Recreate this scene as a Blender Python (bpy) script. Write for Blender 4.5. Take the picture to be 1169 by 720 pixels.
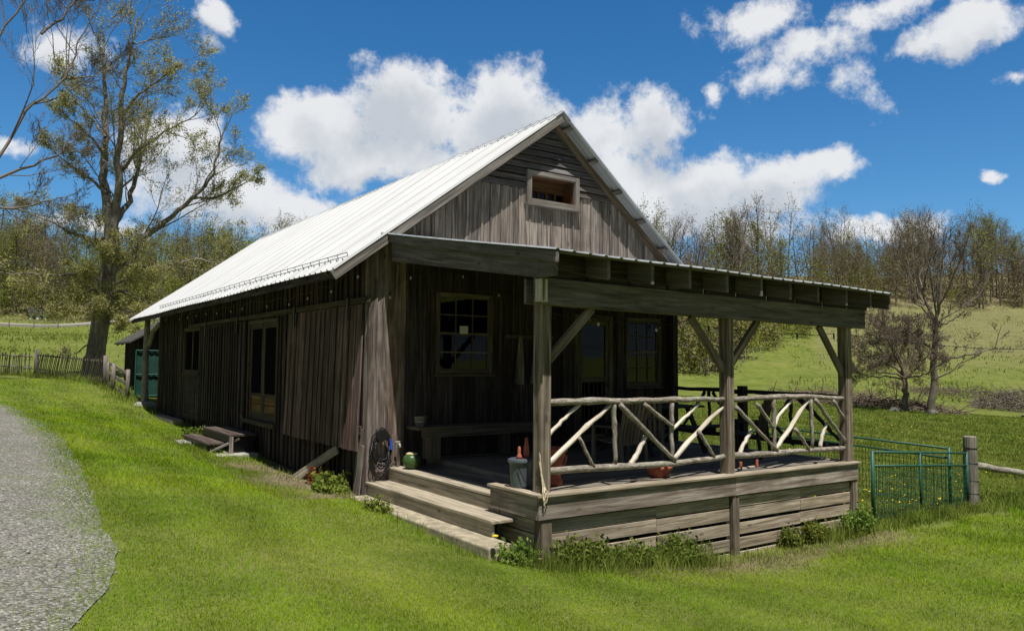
import bpy, math, random
import numpy as np
from mathutils import Vector, Matrix
R_ = math.radians
sc = bpy.context.scene
for o in list(bpy.data.objects): bpy.data.objects.remove(o)
C = sc.collection
# ------------------------------------------------------------------ camera
CAM = Vector((-4.974, -10.779, 1.471))
yaw, pit, rol = R_(35.314), R_(3.609), R_(.425)
Fv = Vector((math.sin(yaw)*math.cos(pit), math.cos(yaw)*math.cos(pit), math.sin(pit)))
Rv = Vector((math.cos(yaw), -math.sin(yaw), 0)); Uv = Rv.cross(Fv)
Rv, Uv = Rv*math.cos(rol)+Uv*math.sin(rol), -Rv*math.sin(rol)+Uv*math.cos(rol)
cam = bpy.data.cameras.new('camera'); cam.sensor_width = 36; cam.lens = 36*866.26/1169
cam.clip_start = .1; cam.clip_end = 3000
co = bpy.data.objects.new('camera', cam); C.objects.link(co)
M4 = Matrix((Rv, Uv, -Fv)).transposed().to_4x4(); M4.translation = CAM
co.matrix_world = M4; sc.camera = co
# ------------------------------------------------------------------ light, exposure
SUN_TRAVEL = Vector((.13, .38, -1.0)).normalized()
SKY_STRENGTH = .055
sun = bpy.data.lights.new('sun', 'SUN'); sun.energy = 4.8; sun.angle = R_(.5); sun.color = (1, .955, .88)
so = bpy.data.objects.new('sun', sun); C.objects.link(so)
so.rotation_euler = SUN_TRAVEL.to_track_quat('-Z', 'Y').to_euler(); so.location = (-5, -20, 40)
sc.view_settings.view_transform = 'Standard'; sc.view_settings.look = 'None'
sc.view_settings.exposure = .30; sc.view_settings.gamma = 1; sc.view_settings.use_curve_mapping = False
sc.render.engine = 'CYCLES'
sc.cycles.max_bounces = 8; sc.cycles.diffuse_bounces = 3; sc.cycles.transparent_max_bounces = 24
# ------------------------------------------------------------------ world: sky and clouds
def build_world():
    w = bpy.data.worlds.new('World'); sc.world = w; w.use_nodes = True
    nt = w.node_tree; nt.nodes.clear(); N = nt.nodes; L = nt.links
    def node(t, **k):
        n = N.new(t)
        for a, b in k.items(): setattr(n, a, b)
        return n
    def math_(op, a, b=None, c=None, clamp=False):
        n = node('ShaderNodeMath', operation=op, use_clamp=clamp)
        for i, x in enumerate((a, b, c)):
            if x is None: continue
            if hasattr(x, 'is_linked') or hasattr(x, 'links'): L.new(x, n.inputs[i])
            else: n.inputs[i].default_value = x
        return n.outputs[0]
    out = node('ShaderNodeOutputWorld'); bg = node('ShaderNodeBackground')
    bg.inputs[1].default_value = SKY_STRENGTH
    sky = node('ShaderNodeTexSky', sky_type='NISHITA'); sky.sun_disc = False
    sky.sun_elevation = R_(68.1); sky.sun_rotation = R_(198.9)
    sky.air_density = 1.0; sky.dust_density = .35; sky.ozone_density = 2.2; sky.altitude = 500
    hs = node('ShaderNodeHueSaturation'); hs.inputs['Saturation'].default_value = SKY_SAT; hs.inputs['Value'].default_value = SKY_VAL; hs.inputs['Hue'].default_value=.5
    tint = node('ShaderNodeMix', data_type='RGBA', blend_type='MULTIPLY'); tint.inputs['Factor'].default_value = 1; L.new(sky.outputs[0], tint.inputs['A']); tint.inputs['B'].default_value = SKY_TINT
    L.new(tint.outputs['Result'], hs.inputs['Color'])
    tc = node('ShaderNodeTexCoord'); D = tc.outputs['Generated']
    sep = node('ShaderNodeSeparateXYZ'); L.new(D, sep.inputs[0])
    az = math_('ARCTAN2', sep.outputs[0], sep.outputs[1]); el = math_('ARCSINE', sep.outputs[2])
    def noise(scale, detail, rough, off):
        mp = node('ShaderNodeVectorMath', operation='ADD'); L.new(D, mp.inputs[0]); mp.inputs[1].default_value = off
        n = node('ShaderNodeTexNoise'); n.inputs['Scale'].default_value = scale; n.inputs['Detail'].default_value = detail; n.inputs['Roughness'].default_value = rough
        L.new(mp.outputs[0], n.inputs['Vector']); return n
    n1 = noise(7, 6, .6, (3.1, 1.7, .4)); n2 = noise(15, 12, .66, (7.7, .2, 5.3)); n3 = noise(9, 8, .6, (1.3, 8.8, 2.1))
    cb = node('ShaderNodeCombineXYZ'); L.new(az, cb.inputs[0]); L.new(el, cb.inputs[1])
    wv = node('ShaderNodeVectorMath', operation='SUBTRACT'); L.new(n1.outputs['Color'], wv.inputs[0]); wv.inputs[1].default_value = (.5, .5, .5)
    ws = node('ShaderNodeVectorMath', operation='SCALE'); L.new(wv.outputs[0], ws.inputs[0]); ws.inputs['Scale'].default_value = .075
    wa = node('ShaderNodeVectorMath', operation='ADD'); L.new(cb.outputs[0], wa.inputs[0]); L.new(ws.outputs[0], wa.inputs[1])
    def field(shift):
        acc = None
        for (a0, e0, ra, re, s) in CLOUDS:
            sb = node('ShaderNodeVectorMath', operation='SUBTRACT'); L.new(wa.outputs[0], sb.inputs[0]); sb.inputs[1].default_value = (a0, e0-shift, 0)
            ml = node('ShaderNodeVectorMath', operation='MULTIPLY'); L.new(sb.outputs[0], ml.inputs[0]); ml.inputs[1].default_value = (1/ra, 1/re, 0)
            ln = node('ShaderNodeVectorMath', operation='LENGTH'); L.new(ml.outputs[0], ln.inputs[0])
            v = math_('MULTIPLY_ADD', ln.outputs['Value'], -s, s)
            acc = v if acc is None else math_('SMOOTH_MAX', acc, v, .15)
        return acc
    f0 = field(0.)
    fs = field(.035)
    nz = math_('SUBTRACT', n2.outputs['Fac'], .5)
    d0 = math_('MULTIPLY_ADD', nz, 2.3, f0)
    mr = node('ShaderNodeMapRange', interpolation_type='SMOOTHSTEP'); L.new(d0, mr.inputs[0]); mr.inputs[1].default_value = .05; mr.inputs[2].default_value = .60
    # scattered clouds in the part of the sky outside the photograph
    gn = node('ShaderNodeMapRange', interpolation_type='SMOOTHSTEP'); L.new(noise(3.2, 7, .58, (0, 4, 9)).outputs['Fac'], gn.inputs[0]); gn.inputs[1].default_value = .60; gn.inputs[2].default_value = .74
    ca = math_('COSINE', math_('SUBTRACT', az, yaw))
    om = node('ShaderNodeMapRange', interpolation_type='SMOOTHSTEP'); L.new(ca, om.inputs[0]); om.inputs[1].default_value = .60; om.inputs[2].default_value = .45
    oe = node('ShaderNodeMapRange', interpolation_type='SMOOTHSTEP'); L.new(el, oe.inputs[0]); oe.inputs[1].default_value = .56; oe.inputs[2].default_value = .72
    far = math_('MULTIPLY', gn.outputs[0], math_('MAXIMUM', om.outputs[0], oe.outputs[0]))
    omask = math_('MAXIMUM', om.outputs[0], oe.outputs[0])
    dens = math_('MAXIMUM', mr.outputs[0], far)
    # cloud light: bright tops, greyer undersides, soft billows
    sh = math_('MULTIPLY_ADD', math_('SUBTRACT', n3.outputs['Fac'], .5), 2.8, fs)
    sm = node('ShaderNodeMapRange', interpolation_type='SMOOTHSTEP'); L.new(sh, sm.inputs[0]); sm.inputs[1].default_value = .0; sm.inputs[2].default_value = 1.0
    cr = node('ShaderNodeMix', data_type='RGBA'); L.new(sm.outputs[0], cr.inputs['Factor'])
    cr.inputs['A'].default_value = CLOUD_BRIGHT; cr.inputs['B'].default_value = CLOUD_GREY
    # pale horizon haze; grey veil added out of view to set ambient fill
    hz = node('ShaderNodeMix', data_type='RGBA'); L.new(math_('MULTIPLY', math_('EXPONENT', math_('MULTIPLY', math_('ABSOLUTE', el), -7.5)), .55), hz.inputs['Factor']); L.new(hs.outputs[0], hz.inputs['A']); hz.inputs['B'].default_value = (4.4, 7.4, 10.8, 1)
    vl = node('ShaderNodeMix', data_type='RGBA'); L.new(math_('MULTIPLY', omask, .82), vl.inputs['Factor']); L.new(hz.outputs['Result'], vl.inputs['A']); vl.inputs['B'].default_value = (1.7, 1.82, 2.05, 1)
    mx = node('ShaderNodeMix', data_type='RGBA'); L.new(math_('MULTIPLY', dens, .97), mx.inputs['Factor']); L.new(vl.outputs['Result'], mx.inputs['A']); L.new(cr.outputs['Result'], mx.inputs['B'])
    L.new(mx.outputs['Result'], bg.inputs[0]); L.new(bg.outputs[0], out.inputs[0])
SKY_SAT, SKY_VAL = 1.15, 1.0
SKY_TINT = (1.0, 1.45, 1.75, 1)
CLOUD_BRIGHT = (12.2, 12.4, 12.7, 1); CLOUD_GREY = (8.3, 8.9, 9.7, 1)
def azel(u, v):
    d = (Fv + Rv*((u-584.5)/866.26) - Uv*((v-360)/866.26)).normalized()
    return math.atan2(d.x, d.y), math.asin(d.z)
# cumulus banks as (direction, extent in degrees of azimuth and elevation)
CLOUDS = []
for (u, v, ru, rv, s) in [
    (375, 140, 100, 62, 1.1), (470, 120, 105, 82, 1.3), (575, 135, 105, 72, 1.2), (660, 160, 70, 60, 1.1), (745, 150, 72, 56, 1.0), (430, 175, 140, 45, 1),
    (560, 190, 150, 45, 1), (690, 200, 90, 40, 1), (330, 150, 60, 45, .9),
    (800, 225, 125, 62, 1.3), (880, 218, 105, 50, 1.2), (955, 200, 66, 32, .9), (770, 250, 95, 48, 1.1), (850, 258, 150, 26, .9), (1010, 265, 80, 20, .9),
    (870, 20, 80, 38, .85), (925, 62, 85, 34, .6), (885, 85, 70, 30, .5), (985, 90, 50, 34, .5), (1000, 10, 90, 24, .7), (1110, 35, 100, 42, 1.1), (1060, 55, 60, 24, .7), (920, 95, 40, 16, .5),
    (808, 110, 24, 18, .7), (1142, 198, 22, 13, .8), (1155, 95, 22, 10, .5),
    (252, 18, 34, 30, .85), (240, 45, 20, 20, .45),
    (60, 50, 60, 42, .85), (190, 160, 85, 52, .95), (240, 220, 125, 48, 1.1), (320, 240, 110, 38, 1.05), (160, 190, 60, 40, .6), (20, 165, 40, 14, .5), (90, 255, 120, 16, .6), (330, 260, 80, 22, .7)]:
    a, e = azel(u, v); a2, _ = azel(u+ru, v); _, e2 = azel(u, v-rv)
    CLOUDS.append((a, e, abs(a2-a)*1.0, abs(e2-e)*1.0, s))
build_world()

# ------------------------------------------------------------------ helpers
rnd = random.Random(11)
def V(*a): return Vector(a)
class MB:
    """collects shapes with grain UVs; build() links them as one mesh object"""
    def __init__(s): s.v = []; s.f = []; s.uv = []; s.mi = []; s.m = 0
    def face(s, idx, uvs):
        s.f.append(idx); s.uv.append(uvs); s.mi.append(s.m)
    def hexa(s, P, L, W):
        """P: 8 points, 0-3 bottom ring, 4-7 top ring; L grain direction, W across"""
        P = [Vector(p) for p in P]; b = len(s.v); s.v += [tuple(p) for p in P]
        L = Vector(L).normalized(); W = Vector(W).normalized(); T = L.cross(W)
        c = sum(P, Vector())/8
        for q in ((0,1,2,3), (4,5,6,7), (0,1,5,4), (1,2,6,5), (2,3,7,6), (3,0,4,7)):
            n = (P[q[2]]-P[q[0]]).cross(P[q[3]]-P[q[1]])
            if n.dot((P[q[0]]+P[q[1]]+P[q[2]]+P[q[3]])/4-c) < 0: q = q[::-1]
            s.face([b+i for i in q], [(P[i].dot(L), P[i].dot(W)+P[i].dot(T)) for i in q])
    def box(s, a, b, grain=None):
        a, b = Vector(a), Vector(b)
        x0, y0, z0 = (min(a[i], b[i]) for i in range(3)); x1, y1, z1 = (max(a[i], b[i]) for i in range(3))
        d = (x1-x0, y1-y0, z1-z0); g = d.index(max(d)) if grain is None else grain
        L = Vector((0, 0, 0)); L[g] = 1; W = Vector((0, 0, 0)); W[(g+1) % 3] = 1
        s.hexa([(x0,y0,z0),(x1,y0,z0),(x1,y1,z0),(x0,y1,z0),(x0,y0,z1),(x1,y0,z1),(x1,y1,z1),(x0,y1,z1)], L, W)
    def beam(s, p, q, w, h, up=(0, 0, 1), w2=None, h2=None):
        p, q = Vector(p), Vector(q); L = (q-p).normalized(); S = L.cross(Vector(up))
        if S.length < 1e-4: S = L.cross(Vector((1, 0, 0)))
        S.normalize(); T = S.cross(L); w2 = w2 or w; h2 = h2 or h
        def ring(c, a, b): return [c-S*a/2-T*b/2, c+S*a/2-T*b/2, c+S*a/2+T*b/2, c-S*a/2+T*b/2]
        s.hexa(ring(p, w, h)+ring(q, w2, h2), L, S)
    def tube(s, pts, rad, n=8, cap=True, closed=False):
        pts = [Vector(p) for p in pts]; k = len(pts)
        if not hasattr(rad, '__len__'): rad = [rad]*k
        b = len(s.v); up = None; dist = 0
        for i, p in enumerate(pts):
            t = (pts[min(i+1, k-1)]-pts[max(i-1, 0)])
            if closed: t = pts[(i+1) % k]-pts[i-1]
            t.normalize()
            if up is None:
                up = t.orthogonal().normalized()
            else:
                up = (up-t*up.dot(t)); up = up.normalized() if up.length > 1e-5 else t.orthogonal().normalized()
            sd = t.cross(up)
            for j in range(n):
                a = 2*math.pi*j/n; s.v.append(tuple(p+(up*math.cos(a)+sd*math.sin(a))*rad[i]))
        for i in range(k if closed else k-1):
            i2 = (i+1) % k; d2 = dist+(pts[i2]-pts[i]).length
            for j in range(n):
                j2 = (j+1) % n; c = 2*math.pi*rad[i]/n
                s.face([b+i*n+j, b+i*n+j2, b+i2*n+j2, b+i2*n+j], [(dist, j*c), (dist, (j+1)*c), (d2, (j+1)*c), (d2, j*c)])
            dist = d2
        if cap and not closed:
            s.face([b+j for j in range(n)][::-1], [(0, .01*j) for j in range(n)])
            s.face([b+(k-1)*n+j for j in range(n)], [(0, .01*j) for j in range(n)])
    def lathe(s, prof, c, n=20):
        """prof: (r,z) from bottom to top"""
        b = len(s.v); c = Vector(c)
        for r, z in prof:
            for j in range(n):
                a = 2*math.pi*j/n; s.v.append(tuple(c+Vector((r*math.cos(a), r*math.sin(a), z))))
        for i in range(len(prof)-1):
            for j in range(n):
                j2 = (j+1) % n
                s.face([b+i*n+j, b+i*n+j2, b+(i+1)*n+j2, b+(i+1)*n+j], [(j/n, prof[i][1]), ((j+1)/n, prof[i][1]), ((j+1)/n, prof[i+1][1]), (j/n, prof[i+1][1])])
        s.face([b+j for j in range(n)][::-1], [(0, 0)]*n)
        s.face([b+(len(prof)-1)*n+j for j in range(n)], [(0, 0)]*n)
    def quad(s, P, uv=None):
        b = len(s.v); s.v += [tuple(p) for p in P]
        s.face(list(range(b, b+len(P))), uv or [(p[0], p[1]) for p in P])
    def build(s, name, mats, parent=None, bevel=0, smooth=False):
        me = bpy.data.meshes.new(name); me.from_pydata(s.v, [], s.f)
        ul = me.uv_layers.new(name='UVMap')
        ul.data.foreach_set('uv', np.array([c for u in s.uv for p in u for c in p], dtype=np.float32))
        if not isinstance(mats, (list, tuple)): mats = [mats]
        for m in mats: me.materials.append(m)
        me.polygons.foreach_set('material_index', s.mi)
        if smooth: me.polygons.foreach_set('use_smooth', [True]*len(s.f))
        me.update()
        o = bpy.data.objects.new(name, me); C.objects.link(o)
        if parent is not None: o.parent = parent; o.matrix_parent_inverse = parent_inv(parent)
        if bevel:
            b = o.modifiers.new('bevel', 'BEVEL'); b.width = bevel; b.segments = 2; b.limit_method = 'ANGLE'; b.angle_limit = R_(50)
        return o
def parent_inv(p):
    m = Matrix.Translation(p.location)
    q = p
    return Matrix.Translation(abs_loc(p)).inverted()
def abs_loc(p):
    return Vector(p.get('_at', p.location)) if p.type == 'EMPTY' else Vector((0, 0, 0))
def tag(o, label, cat, group=None, kind=None):
    if label: o['label'] = label
    if cat: o['category'] = cat
    if group: o['group'] = group
    if kind: o['kind'] = kind
    return o
def thing(name, label, cat, loc=(0, 0, 0), group=None):
    o = bpy.data.objects.new(name, None); C.objects.link(o); o.location = loc; o.empty_display_size = .2
    return tag(o, label, cat, group)
def np_mesh(name, verts, faces_n, mats, parent=None, mi=None, uv=None, smooth=False):
    """verts (n,3); consecutive faces with faces_n corners each, unshared verts"""
    me = bpy.data.meshes.new(name); n = len(verts); me.vertices.add(n); me.vertices.foreach_set('co', np.asarray(verts, np.float32).ravel())
    me.loops.add(n); me.loops.foreach_set('vertex_index', np.arange(n, dtype=np.int32))
    k = n//faces_n; me.polygons.add(k); me.polygons.foreach_set('loop_start', np.arange(k, dtype=np.int32)*faces_n)
    if mi is not None: me.polygons.foreach_set('material_index', np.asarray(mi, np.int32))
    for m in (mats if isinstance(mats, (list, tuple)) else [mats]): me.materials.append(m)
    me.update(calc_edges=True)
    o = bpy.data.objects.new(name, me); C.objects.link(o)
    if parent is not None: o.parent = parent
    return o
# ------------------------------------------------------------------ materials
def new_mat(name):
    m = bpy.data.materials.new(name); m.use_nodes = True; nt = m.node_tree
    return m, nt, nt.nodes, nt.links, nt.nodes['Principled BSDF']
def ramp(nt, src, stops):
    r = nt.nodes.new('ShaderNodeValToRGB'); el = r.color_ramp.elements
    while len(el) < len(stops): el.new(.5)
    for e, (p, c) in zip(el, stops): e.position = p; e.color = (*c, 1) if len(c) == 3 else c
    nt.links.new(src, r.inputs[0]); return r.outputs[0]
def mixc(nt, fac, a, b, mode='MIX'):
    n = nt.nodes.new('ShaderNodeMix'); n.data_type = 'RGBA'; n.blend_type = mode
    for sock, x in ((n.inputs['Factor'], fac), (n.inputs['A'], a), (n.inputs['B'], b)):
        if hasattr(x, 'links'): nt.links.new(x, sock)
        elif isinstance(x, (int, float)): sock.default_value = x
        else: sock.default_value = (*x, 1)
    return n.outputs['Result']
def mnode(nt, op, a, b=None, c=None, clamp=False):
    n = nt.nodes.new('ShaderNodeMath'); n.operation = op; n.use_clamp = clamp
    for i, x in enumerate((a, b, c)):
        if x is None: continue
        if hasattr(x, 'links'): nt.links.new(x, n.inputs[i])
        else: n.inputs[i].default_value = x
    return n.outputs[0]
def noise_n(nt, vec, scale, detail=4, rough=.55, dist=0):
    n = nt.nodes.new('ShaderNodeTexNoise'); n.inputs['Scale'].default_value = scale; n.inputs['Detail'].default_value = detail
    n.inputs['Roughness'].default_value = rough; n.inputs['Distortion'].default_value = dist
    if vec is not None: nt.links.new(vec, n.inputs['Vector'])
    return n.outputs['Fac']
def wood(name, dark, mid, light, stain=(.05, .045, .04), stain_amt=.5, rough=.85, across=20, vary=.5, along=1.1, bump=.5, moss=None, warm=.55):
    m, nt, N, L, P = new_mat(name)
    tc = N.new('ShaderNodeTexCoord'); geo = N.new('ShaderNodeNewGeometry'); ri = geo.outputs['Random Per Island']
    sp = N.new('ShaderNodeSeparateXYZ'); L.new(tc.outputs['UV'], sp.inputs[0])
    cb = N.new('ShaderNodeCombineXYZ')
    L.new(mnode(nt, 'MULTIPLY_ADD', ri, 37., mnode(nt, 'MULTIPLY', sp.outputs[0], along)), cb.inputs[0])
    L.new(mnode(nt, 'MULTIPLY', sp.outputs[1], across), cb.inputs[1]); L.new(mnode(nt, 'MULTIPLY', ri, 91.), cb.inputs[2])
    g = noise_n(nt, cb.outputs[0], 1.0, 6, .62, .6)
    col = ramp(nt, g, [(.34, dark), (.5, mid), (.66, light)])
    # fine splits along the grain
    cb2 = N.new('ShaderNodeCombineXYZ')
    L.new(mnode(nt, 'MULTIPLY_ADD', ri, 11., mnode(nt, 'MULTIPLY', sp.outputs[0], along*.8)), cb2.inputs[0])
    L.new(mnode(nt, 'MULTIPLY', sp.outputs[1], across*3.2), cb2.inputs[1])
    g2 = noise_n(nt, cb2.outputs[0], 1.0, 3, .6)
    crack = ramp(nt, g2, [(.32, (.12, .12, .12)), (.44, (1, 1, 1))])
    col = mixc(nt, .8, col, crack, 'MULTIPLY')
    # per board tone
    r7 = mnode(nt, 'FRACT', mnode(nt, 'MULTIPLY', ri, 7.31))
    col = mixc(nt, mnode(nt, 'MULTIPLY', r7, warm), col, mixc(nt, 1., col, (1.22, .96, .74), 'MULTIPLY'))
    br = mnode(nt, 'MULTIPLY_ADD', ri, vary*2, 1-vary)
    vb = N.new('ShaderNodeCombineXYZ')
    for i in range(3): L.new(br, vb.inputs[i])
    col = mixc(nt, 1.0, col, vb.outputs[0], 'MULTIPLY')
    # weather stains, irregular, in world position
    s = noise_n(nt, tc.outputs['Object'], 1.3, 6, .65, .5)
    s2 = ramp(nt, s, [(.48, (0, 0, 0)), (.68, (1, 1, 1))])
    col = mixc(nt, mnode(nt, 'MULTIPLY', s2, stain_amt), col, stain)
    if moss:
        q = ramp(nt, noise_n(nt, tc.outputs['Object'], 2.7, 6, .7), [(.45, (0, 0, 0)), (.7, (1, 1, 1))])
        col = mixc(nt, mnode(nt, 'MULTIPLY', q, .7), col, moss)
    # knots
    vo = N.new('ShaderNodeTexVoronoi'); vo.inputs['Scale'].default_value = 1.0
    cb3 = N.new('ShaderNodeCombineXYZ'); L.new(mnode(nt, 'MULTIPLY_ADD', ri, 19., mnode(nt, 'MULTIPLY', sp.outputs[0], 1.6)), cb3.inputs[0])
    L.new(mnode(nt, 'MULTIPLY', sp.outputs[1], 4.), cb3.inputs[1]); L.new(mnode(nt, 'MULTIPLY', ri, 31.), cb3.inputs[2])
    L.new(cb3.outputs[0], vo.inputs['Vector'])
    kn = ramp(nt, vo.outputs['Distance'], [(.05, (1, 1, 1)), (.11, (0, 0, 0))])
    col = mixc(nt, mnode(nt, 'MULTIPLY', kn, .7), col, (dark[0]*.6, dark[1]*.55, dark[2]*.5))
    L.new(col, P.inputs['Base Color']); P.inputs['Roughness'].default_value = rough; P.inputs['Specular IOR Level'].default_value = .25
    bp = N.new('ShaderNodeBump'); bp.inputs['Strength'].default_value = bump; bp.inputs['Distance'].default_value = .01
    L.new(mnode(nt, 'ADD', g, mnode(nt, 'MULTIPLY', g2, .6)), bp.inputs['Height']); L.new(bp.outputs[0], P.inputs['Normal'])
    return m
def plain(name, c, rough=.6, metal=0, var=.25, scale=8, spec=.4, bump=0):
    m, nt, N, L, P = new_mat(name); tc = N.new('ShaderNodeTexCoord')
    n = noise_n(nt, tc.outputs['Object'], scale, 5, .6)
    col = ramp(nt, n, [(.3, tuple(x*(1-var) for x in c)), (.7, tuple(min(1, x*(1+var)) for x in c))])
    L.new(col, P.inputs['Base Color']); P.inputs['Roughness'].default_value = rough; P.inputs['Metallic'].default_value = metal; P.inputs['Specular IOR Level'].default_value = spec
    if bump:
        bp = N.new('ShaderNodeBump'); bp.inputs['Strength'].default_value = bump; bp.inputs['Distance'].default_value = .02
        L.new(noise_n(nt, tc.outputs['Object'], scale*4, 5, .6), bp.inputs['Height']); L.new(bp.outputs[0], P.inputs['Normal'])
    return m
def leaf_mat(name, c1, c2, c3, trans=.35, rough=.6):
    m, nt, N, L, P = new_mat(name)
    geo = N.new('ShaderNodeNewGeometry'); oi = N.new('ShaderNodeObjectInfo')
    r = mnode(nt, 'FRACT', mnode(nt, 'ADD', geo.outputs['Random Per Island'], 0.))
    col = ramp(nt, r, [(.1, c1), (.5, c2), (.9, c3)])
    hv = N.new('ShaderNodeHueSaturation'); L.new(col, hv.inputs['Color'])
    L.new(mnode(nt, 'MULTIPLY_ADD', oi.outputs['Random'], .5, .75), hv.inputs['Value'])
    L.new(mnode(nt, 'MULTIPLY_ADD', oi.outputs['Random'], .035, .482), hv.inputs['Hue'])
    df = N.new('ShaderNodeBsdfDiffuse'); tr = N.new('ShaderNodeBsdfTranslucent'); mx = N.new('ShaderNodeMixShader'); mx.inputs[0].default_value = trans
    L.new(hv.outputs[0], df.inputs[0]); L.new(hv.outputs[0], tr.inputs[0]); L.new(df.outputs[0], mx.inputs[1]); L.new(tr.outputs[0], mx.inputs[2])
    L.new(mx.outputs[0], N['Material Output'].inputs[0]); N.remove(P)
    return m
def grass_mat(name, c1, c2, c3, patch, trans=.4):
    m, nt, N, L, P = new_mat(name)
    geo = N.new('ShaderNodeNewGeometry'); tc = N.new('ShaderNodeTexCoord')
    col = ramp(nt, geo.outputs['Random Per Island'], [(.05, c1), (.5, c2), (.95, c3)])
    pn = noise_n(nt, tc.outputs['Object'], .55, 5, .6, .4)
    col = mixc(nt, mnode(nt, 'MULTIPLY', ramp(nt, pn, [(.40, (0, 0, 0)), (.62, (1, 1, 1))]), .7), col, patch)
    # mower swaths
    sp = N.new('ShaderNodeSeparateXYZ'); L.new(tc.outputs['Object'], sp.inputs[0])
    sw = mnode(nt, 'SINE', mnode(nt, 'ADD', mnode(nt, 'MULTIPLY', sp.outputs[0], 5.2), mnode(nt, 'MULTIPLY', pn, 9.)))
    f = mnode(nt, 'MULTIPLY_ADD', mnode(nt, 'ADD', sw, mnode(nt, 'MULTIPLY', mnode(nt, 'SUBTRACT', noise_n(nt, tc.outputs['Object'], .38, 4, .6), .5), 4.)), .17, .98)
    vb = N.new('ShaderNodeCombineXYZ')
    for i in range(3): L.new(f, vb.inputs[i])
    col = mixc(nt, 1., col, vb.outputs[0], 'MULTIPLY')
    df = N.new('ShaderNodeBsdfDiffuse'); tr = N.new('ShaderNodeBsdfTranslucent'); mx = N.new('ShaderNodeMixShader'); mx.inputs[0].default_value = trans
    L.new(col, df.inputs[0]); L.new(col, tr.inputs[0]); L.new(df.outputs[0], mx.inputs[1]); L.new(tr.outputs[0], mx.inputs[2])
    L.new(mx.outputs[0], N['Material Output'].inputs[0]); N.remove(P)
    return m
W_DARK = wood('dark_barn_board', (0.0162, 0.0117, 0.0112), (0.045, 0.0342, 0.0315), (0.1125, 0.0882, 0.0844), stain=(.024, .019, .016), stain_amt=.6, vary=.45)
W_FRONT = wood('front_barn_board', (0.017, 0.0136, 0.0137), (0.0467, 0.0374, 0.0382), (0.102, 0.0833, 0.085), stain=(.026, .022, .019), stain_amt=.55, vary=.42)
W_CORNER_LIT = wood('corner_board_lit', (0.0482, 0.0395, 0.0354), (0.1541, 0.1271, 0.1144), (0.3082, 0.2745, 0.2601), stain=(.09, .062, .045), stain_amt=.6, vary=.25, across=11)  # greyer corner boards, also lightened to paint in the strip of sun
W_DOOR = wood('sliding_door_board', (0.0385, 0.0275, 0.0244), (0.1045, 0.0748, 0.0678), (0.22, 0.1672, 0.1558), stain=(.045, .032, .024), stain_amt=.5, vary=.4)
W_LTRIM = wood('dark_door_trim', (.035, .028, .018), (.07, .057, .038), (.12, .10, .068), stain_amt=.3, stain=(.03, .025, .02), vary=.2)
W_GREY = wood('grey_gable_board', (0.084, 0.072, 0.0636), (0.198, 0.1716, 0.1536), (0.372, 0.33, 0.2976), stain=(.09, .075, .065), stain_amt=.55, vary=.3, warm=.2)
W_CLAP = wood('dark_clapboard', (0.0525, 0.0495, 0.054), (0.105, 0.099, 0.105), (0.18, 0.1725, 0.18), stain_amt=.3, vary=.25)
W_BEAM = wood('green_grey_beam', (0.0788, 0.0693, 0.0655), (0.1522, 0.1365, 0.131), (0.252, 0.231, 0.2252), stain=(.07, .062, .046), stain_amt=.6, vary=.25, across=14, moss=(.13, .126, .112))
W_POST = wood('weathered_post', (0.0978, 0.0782, 0.0575), (0.207, 0.1702, 0.1288), (0.3795, 0.322, 0.2587), stain=(.085, .065, .047), stain_amt=.6, vary=.15, warm=.2)
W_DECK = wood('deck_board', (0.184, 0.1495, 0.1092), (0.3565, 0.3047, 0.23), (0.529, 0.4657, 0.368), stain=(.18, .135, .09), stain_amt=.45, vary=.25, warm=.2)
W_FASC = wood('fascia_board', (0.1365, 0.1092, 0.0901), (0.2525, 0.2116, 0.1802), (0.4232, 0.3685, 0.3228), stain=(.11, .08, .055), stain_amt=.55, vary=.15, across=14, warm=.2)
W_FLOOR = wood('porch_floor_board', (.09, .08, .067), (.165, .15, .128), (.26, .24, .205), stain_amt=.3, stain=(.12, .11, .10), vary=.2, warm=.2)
W_TREAD = wood('step_board', (.22, .195, .145), (.38, .34, .262), (.50, .455, .365), stain=(.17, .145, .10), stain_amt=.6, vary=.15)
W_BARK = wood('grey_log', (.10, .09, .078), (.235, .21, .18), (.44, .41, .36), stain=(.12, .105, .085), stain_amt=.6, vary=.3, across=30, along=9, bump=.9, moss=(.34, .34, .28))
W_PEEL = wood('peeled_branch', (0.378, 0.3255, 0.252), (0.63, 0.588, 0.504), (0.777, 0.7455, 0.672), stain=(.30, .25, .19), stain_amt=.4, vary=.12)
W_TRIM = wood('window_trim', (.06, .05, .038), (.115, .098, .075), (.19, .165, .13), stain_amt=.3, vary=.2)
W_GTRIM = wood('gable_window_trim', (0.1028, 0.0935, 0.0842), (0.2057, 0.187, 0.1702), (0.2992, 0.2758, 0.2525), stain_amt=.4, stain=(.1, .085, .075), vary=.15, warm=.2)
W_WARM = wood('warm_inner_wood', (0.072, 0.0348, 0.018), (0.132, 0.069, 0.036), (0.18, 0.102, 0.054), stain_amt=.2, vary=.2)
W_YELL = wood('yellow_door_panel', (.10, .062, .018), (.17, .105, .03), (.25, .16, .05), stain_amt=.4, vary=.3)
W_BLACK = wood('dark_furniture', (.02, .018, .016), (.045, .04, .036), (.08, .072, .065), stain_amt=.2, vary=.25)
W_CHAIR = wood('chair_slat', (.09, .075, .058), (.17, .145, .115), (.26, .225, .18), stain_amt=.3, vary=.25)
W_FENCE = wood('fence_wood', (.11, .10, .085), (.19, .17, .145), (.30, .28, .245), stain_amt=.5, vary=.3, warm=.2)
W_STOOP = wood('stoop_tread', (.045, .032, .028), (.085, .066, .058), (.14, .112, .098), stain_amt=.3, vary=.25)
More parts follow.
